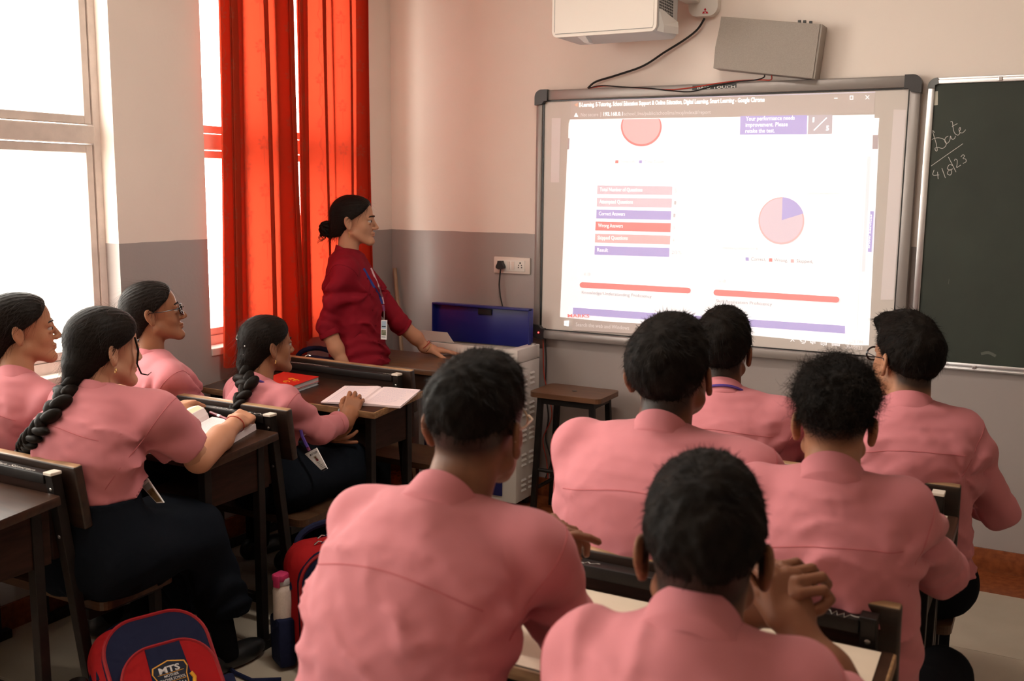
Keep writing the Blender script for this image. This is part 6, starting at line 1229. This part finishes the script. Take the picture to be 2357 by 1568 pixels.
text_rows('handwriting', rp, 0.235, 17, 'pen_ink', pr, 0.0, 0.022, 0.158, 0.35, 0.0010, 0.0013); text_rows('handwriting', lp_, 0.235, 17, 'pen_ink', pl_, 0.0, -0.135, -0.02, 0.6, 0.0010, 0.0013)
mesh_obj('margin_line', [(-0.142, 0.0, 0.0083), (-0.141, 0.0, 0.0083), (-0.141, 0.235, 0.0083), (-0.142, 0.235, 0.0083)], [(0, 1, 2, 3)], 'pen_ink', pl_)
def closed_book(loc, rz, w, l, t, cover, label, doodle=False):
    b = lying('book', loc, rz, label, 'book', 'closed books on the front left desk')
    MB().box((-w/2, -l/2, 0.0), (w/2, l/2, 0.0015)).build('cover', cover, b); MB().box((-w/2+0.003, -l/2+0.003, 0.0015), (w/2-0.003, l/2-0.003, t-0.0015)).build('page_block', 'grey_pages', b); c = MB().box((-w/2, -l/2, t-0.0015), (w/2, l/2, t)).box((-w/2, -l/2, 0), (-w/2+0.0015, l/2, t)).build('cover', cover, b)
    if doodle:
        for cx_, cy_ in ((0.03, -0.04), (0.055, -0.01), (0.02, 0.0)): MB().tube([(cx_+0.016*math.cos(a), cy_+0.009*math.sin(a), t+0.0006) for a in np.linspace(0, 5.2, 14)], 0.0011, 5).build('cover_doodle', 'yellow_ink', c)
    return b
zb = zat(-1.345, -1.113)
closed_book((0.405, -1.345, zb+0.0008), -0.10, 0.200, 0.155, 0.013, 'blue_grey', 'blue-grey book under the red-covered book on the front left desk')
closed_book((0.402, -1.342, zb+0.0145), -0.06, 0.205, 0.160, 0.020, 'red_cover', 'red-covered book with a yellow design, topmost on the front left desk', True)
def pen(name, a, b, r, m, m2, label):
    a, b = V(*a), V(*b); o = thing(name, tuple(a), label, 'pen'); d = b-a
    MB().tube([d*0.0, d*0.10, d*0.12, d*1.0], [r*0.25, r*0.9, r, r], 10).build('barrel', m, o, smooth=True); MB().tube([d*0.72, d*1.02], [r*1.12, r*1.05], 10).build('cap', m2, o, smooth=True); return o
pen('pen', onY(762, 992, -1.585), onY(792, 918, -1.475), 0.0052, 'blue_grey', 'black_plastic', 'black-capped pen held in the hand of the girl at the notebook')
pen('pen', onY(545, 974, -2.085), onY(485, 950, -2.055), 0.0048, 'maroon_pen', 'maroon_pen', 'maroon and white pen in the hand of the plaited girl'); po2 = bpy.data.objects['pen.001']
dd = onY(485, 950, -2.055)-onY(545, 974, -2.085); MB().tube([dd*0.62, dd*0.72], 0.0056, 10).build('band', 'card_white', po2, smooth=True)
pen('pen', (0.60, -2.055, 0.792), (0.505, -2.070, 0.795), 0.006, 'black_plastic', 'black_plastic', 'thick black pen under the left hand of the plaited girl')

# ------------------------------------------------------------------ school bags, bottle and flask
cloth('bag_red', (0.32, 0.008, 0.010, 1), bump=0.4, wr=30, sheen=0.0); cloth('bag_navy', (0.010, 0.013, 0.040, 1), bump=0.4, wr=30, sheen=0.0); mat('piping_red', (0.26, 0.008, 0.012, 1), 0.5, 0.3); mat('crest_gold', (0.62, 0.28, 0.015, 1), 0.5, 0.3); mat('crest_navy', (0.006, 0.008, 0.020, 1), 0.6, 0.2); mat('crest_white', (0.55, 0.53, 0.52, 1), 0.6, 0.2)
def arch(w, h, z0, r, n=10):
    P = [(-w, z0), (w, z0)]
    for k in range(n+1): a = math.pi/2*k/n; P.append((w-r+r*math.cos(a), z0+h-r+r*math.sin(a)))
    for k in range(n+1): a = math.pi/2*k/n; P.append((-w+r-r*math.sin(a), z0+h-r+r*math.cos(a)))
    return P
def backpack(loc, heading, label, lean=12, sc=1.0, main='bag_red', crest=False, plain=False):
    b = thing('school_bag', loc, label, 'bag', 'school bags on the floor'); b.rotation_euler = (math.radians(lean), 0, -math.radians(heading)); b.scale = (sc, sc, sc)
    def sdf(P):
        d = d_box(P, (0, 0, 0.195), (0.158, 0.090, 0.19), 0.075); return smax(d, -P[:, 2]+0.002, 0.01)+0.003*noise3(P, 22, 4)
    v, f = surfnet(sdf, (-0.19, -0.12, -0.02), (0.19, 0.12, 0.42), 0.0095); S = Soup(); S.add(v, f); body_ = S.build('main_body', main, b, (0, 0, 0))
    def pushed(nm, poly, y0, y1, m): return MB().prism([(x, y0, z) for x, z in poly], (0, y1-y0, 0)).build(nm, m, b)
    def pipe(nm, poly, y, r, m, par=b): return MB().tube([(x, y, z) for x, z in poly[1:]+[poly[0]]], r, 6).build(nm, m, par, smooth=True)
    A1 = arch(0.145, 0.36, 0.01, 0.10); A2 = arch(0.130, 0.255, 0.012, 0.095)
    pushed('front_panel', A1, 0.07, 0.102, 'bag_navy'); pipe('piping', A1, 0.100, 0.0055, 'piping_red')
    pk = pushed('front_pocket', A2, 0.10, 0.138, main if plain else 'bag_red'); pipe('piping', A2, 0.136, 0.0050, 'piping_red')
    if not plain: pushed('pocket_stripe', [(-0.060, 0.014), (0.060, 0.014), (0.048, 0.262), (-0.048, 0.262)], 0.136, 0.1405, 'bag_navy')
    MB().tube([(0.10*math.cos(a), -0.055, 0.365+0.055*math.sin(a)) for a in np.linspace(0, math.pi, 12)], 0.012, 8).build('top_handle', 'bag_navy', b, smooth=True)
    MB().tube([(0.163*math.cos(a), -0.02, 0.235+0.150*math.sin(a)) for a in np.linspace(0.1, math.pi-0.1, 18)], 0.006, 6).build('zip', 'bag_navy', b, smooth=True)
    MB().tube([(0.155*math.cos(a), 0.035, 0.235+0.150*math.sin(a)) for a in np.linspace(0.1, math.pi-0.1, 18)], 0.006, 6).build('zip', 'bag_navy', b, smooth=True)
    for x, y, z in ((0.05, 0.037, 0.386), (0.02, -0.018, 0.388), (0.136, 0.139, 0.13)): MB().tube([(x, y, z), (x+0.012, y+0.004, z+0.004), (x+0.026, y+0.006, z-0.004)], 0.0026, 6).build('zip_puller', 'silver', b, smooth=True)
    for s in (-1, 1):
        MB().box((s*0.150, -0.05, 0.004), (s*0.205, 0.05, 0.16), 0.012).build('side_pocket', 'bag_navy', b, smooth=True)
        MB().tube([(s*0.09, -0.085, 0.35), (s*0.10, -0.125, 0.30), (s*0.105, -0.130, 0.18), (s*0.11, -0.10, 0.05)], 0.017, 8).build('shoulder_strap', 'bag_red' if not plain else main, b, smooth=True)
    if crest:
        Y = 0.1412; sh_ = [(0.045, 0.205), (0.050, 0.188), (0.042, 0.168), (0.040, 0.135), (0.025, 0.112), (0.0, 0.100), (-0.025, 0.112), (-0.040, 0.135), (-0.042, 0.168), (-0.050, 0.188), (-0.045, 0.205), (0.0, 0.217)]
        q = mesh_obj('crest_border', [(x, Y, z) for x, z in sh_], [tuple(range(12))], 'crest_gold', b); mesh_obj('crest_shield', [(x*0.93, Y+0.0004, 0.158+(z-0.158)*0.94) for x, z in sh_], [tuple(range(12))], 'crest_navy', q)
        def t_(s, x0, x1, z, h, m='crest_white', bold=0.0): text_obj('crest_text', s, (x0, Y+0.0008, z), (x1, Y+0.0008, z), h, m, q, n=(0, 1, 0), bold=bold)
        t_('MTS', 0.030, -0.028, 0.183, 0.017, bold=0.03); t_('MOTHER', 0.020, -0.020, 0.170, 0.0075, bold=0.01); t_('TEACHER SCHOOL', 0.036, -0.036, 0.159, 0.0075, bold=0.01)
        for z in (0.1795, 0.1555): MB().box((-0.036, Y+0.0006, z), (0.036, Y+0.0010, z+0.0012)).build('crest_rule', 'crest_gold', q)
        for s in (-1, 1):
            for k, (a, c) in enumerate(((0.006, 0.020), (0.020, 0.028), (0.030, 0.036))): mesh_obj('crest_book', [(s*a*0.9, Y+0.0009, 0.126+0.004*k), (s*c*0.95, Y+0.0009, 0.136+0.003*k), (s*c*0.85, Y+0.0009, 0.152-0.001*k), (s*a*0.95, Y+0.0009, 0.143-0.001*k)], [(0, 1, 2, 3)], 'crest_white', q)
        MB().tube([(-0.052, Y, 0.165), (-0.058, Y, 0.150), (-0.050, Y, 0.125), (-0.030, Y, 0.104)], 0.0055, 8).build('crest_scroll', 'crest_gold', q, smooth=True); MB().tube([(0.052, Y, 0.130), (0.050, Y, 0.115), (0.032, Y, 0.102)], 0.0055, 8).build('crest_scroll', 'crest_gold', q, smooth=True)
    return b
backpack((1.210, -2.765, 0.050), 112, 'red and navy school bag with a shield crest, in front at the lower left', lean=44, sc=1.0, crest=True)
backpack((1.150, -1.985, 0.004), 122, 'red and navy school bag with a water bottle, behind the bespectacled boy', lean=4, sc=1.06)
backpack((0.215, -0.95, 0.432), 160, 'dark navy bag on the front left bench behind the backrest', lean=0, sc=0.98, main='bag_navy', plain=True)
mat('bottle_white', (0.62, 0.52, 0.46, 1), 0.5, 0.3, var=0.06, scale=200); mat('cap_pink', (0.50, 0.035, 0.12, 1), 0.45, 0.4); mat('steel', (0.42, 0.36, 0.32, 1), 0.25, 0.5, metal=1.0)
bt = thing('water_bottle', (1.045, -2.135, 0.14), 'white water bottle with a pink flip cap in the bag pocket', 'bottle')
MB().lathe([(0.030, 0), (0.034, 0.004), (0.034, 0.125), (0.032, 0.133), (0.026, 0.142), (0.026, 0.146)], (0, 0, 0), (0, 0, 1), 24).build('body', 'bottle_white', bt, smooth=True)
MB().lathe([(0.027, 0.146), (0.0275, 0.148), (0.0275, 0.166), (0.026, 0.168)], (0, 0, 0), (0, 0, 1), 24).build('neck_ring', 'grey_pages', bt, smooth=True)
MB().box((-0.024, -0.030, 0.160), (0.022, 0.018, 0.184), 0.006).box((-0.014, -0.034, 0.140), (0.012, -0.025, 0.182), 0.004).build('flip_cap', 'cap_pink', bt, smooth=True)
fk = thing('steel_flask', (0.945, -2.865, 0.0), 'brushed steel flask beside the crested school bag, lower left', 'flask')
MB().lathe([(0.030, 0), (0.033, 0.004), (0.033, 0.185), (0.028, 0.200), (0.024, 0.205)], (0, 0, 0), (0, 0, 1), 24).build('body', 'steel', fk, smooth=True); MB().lathe([(0.026, 0.205), (0.027, 0.207), (0.027, 0.236), (0.024, 0.241)], (0, 0, 0), (0, 0, 1), 24).build('lid', 'steel', fk, smooth=True)
sb = MB().tube([(0, 0, 0), (0.06, -0.02, -0.003), (0.14, -0.03, -0.004), (0.22, 0.02, -0.003)], 0.007, 6).build('bag_strap', 'bag_navy', None, smooth=True); sb.location = (0.90, -2.26, 0.012); tag(sb, 'loose navy bag strap trailing on the floor tiles by the desk leg', 'strap')
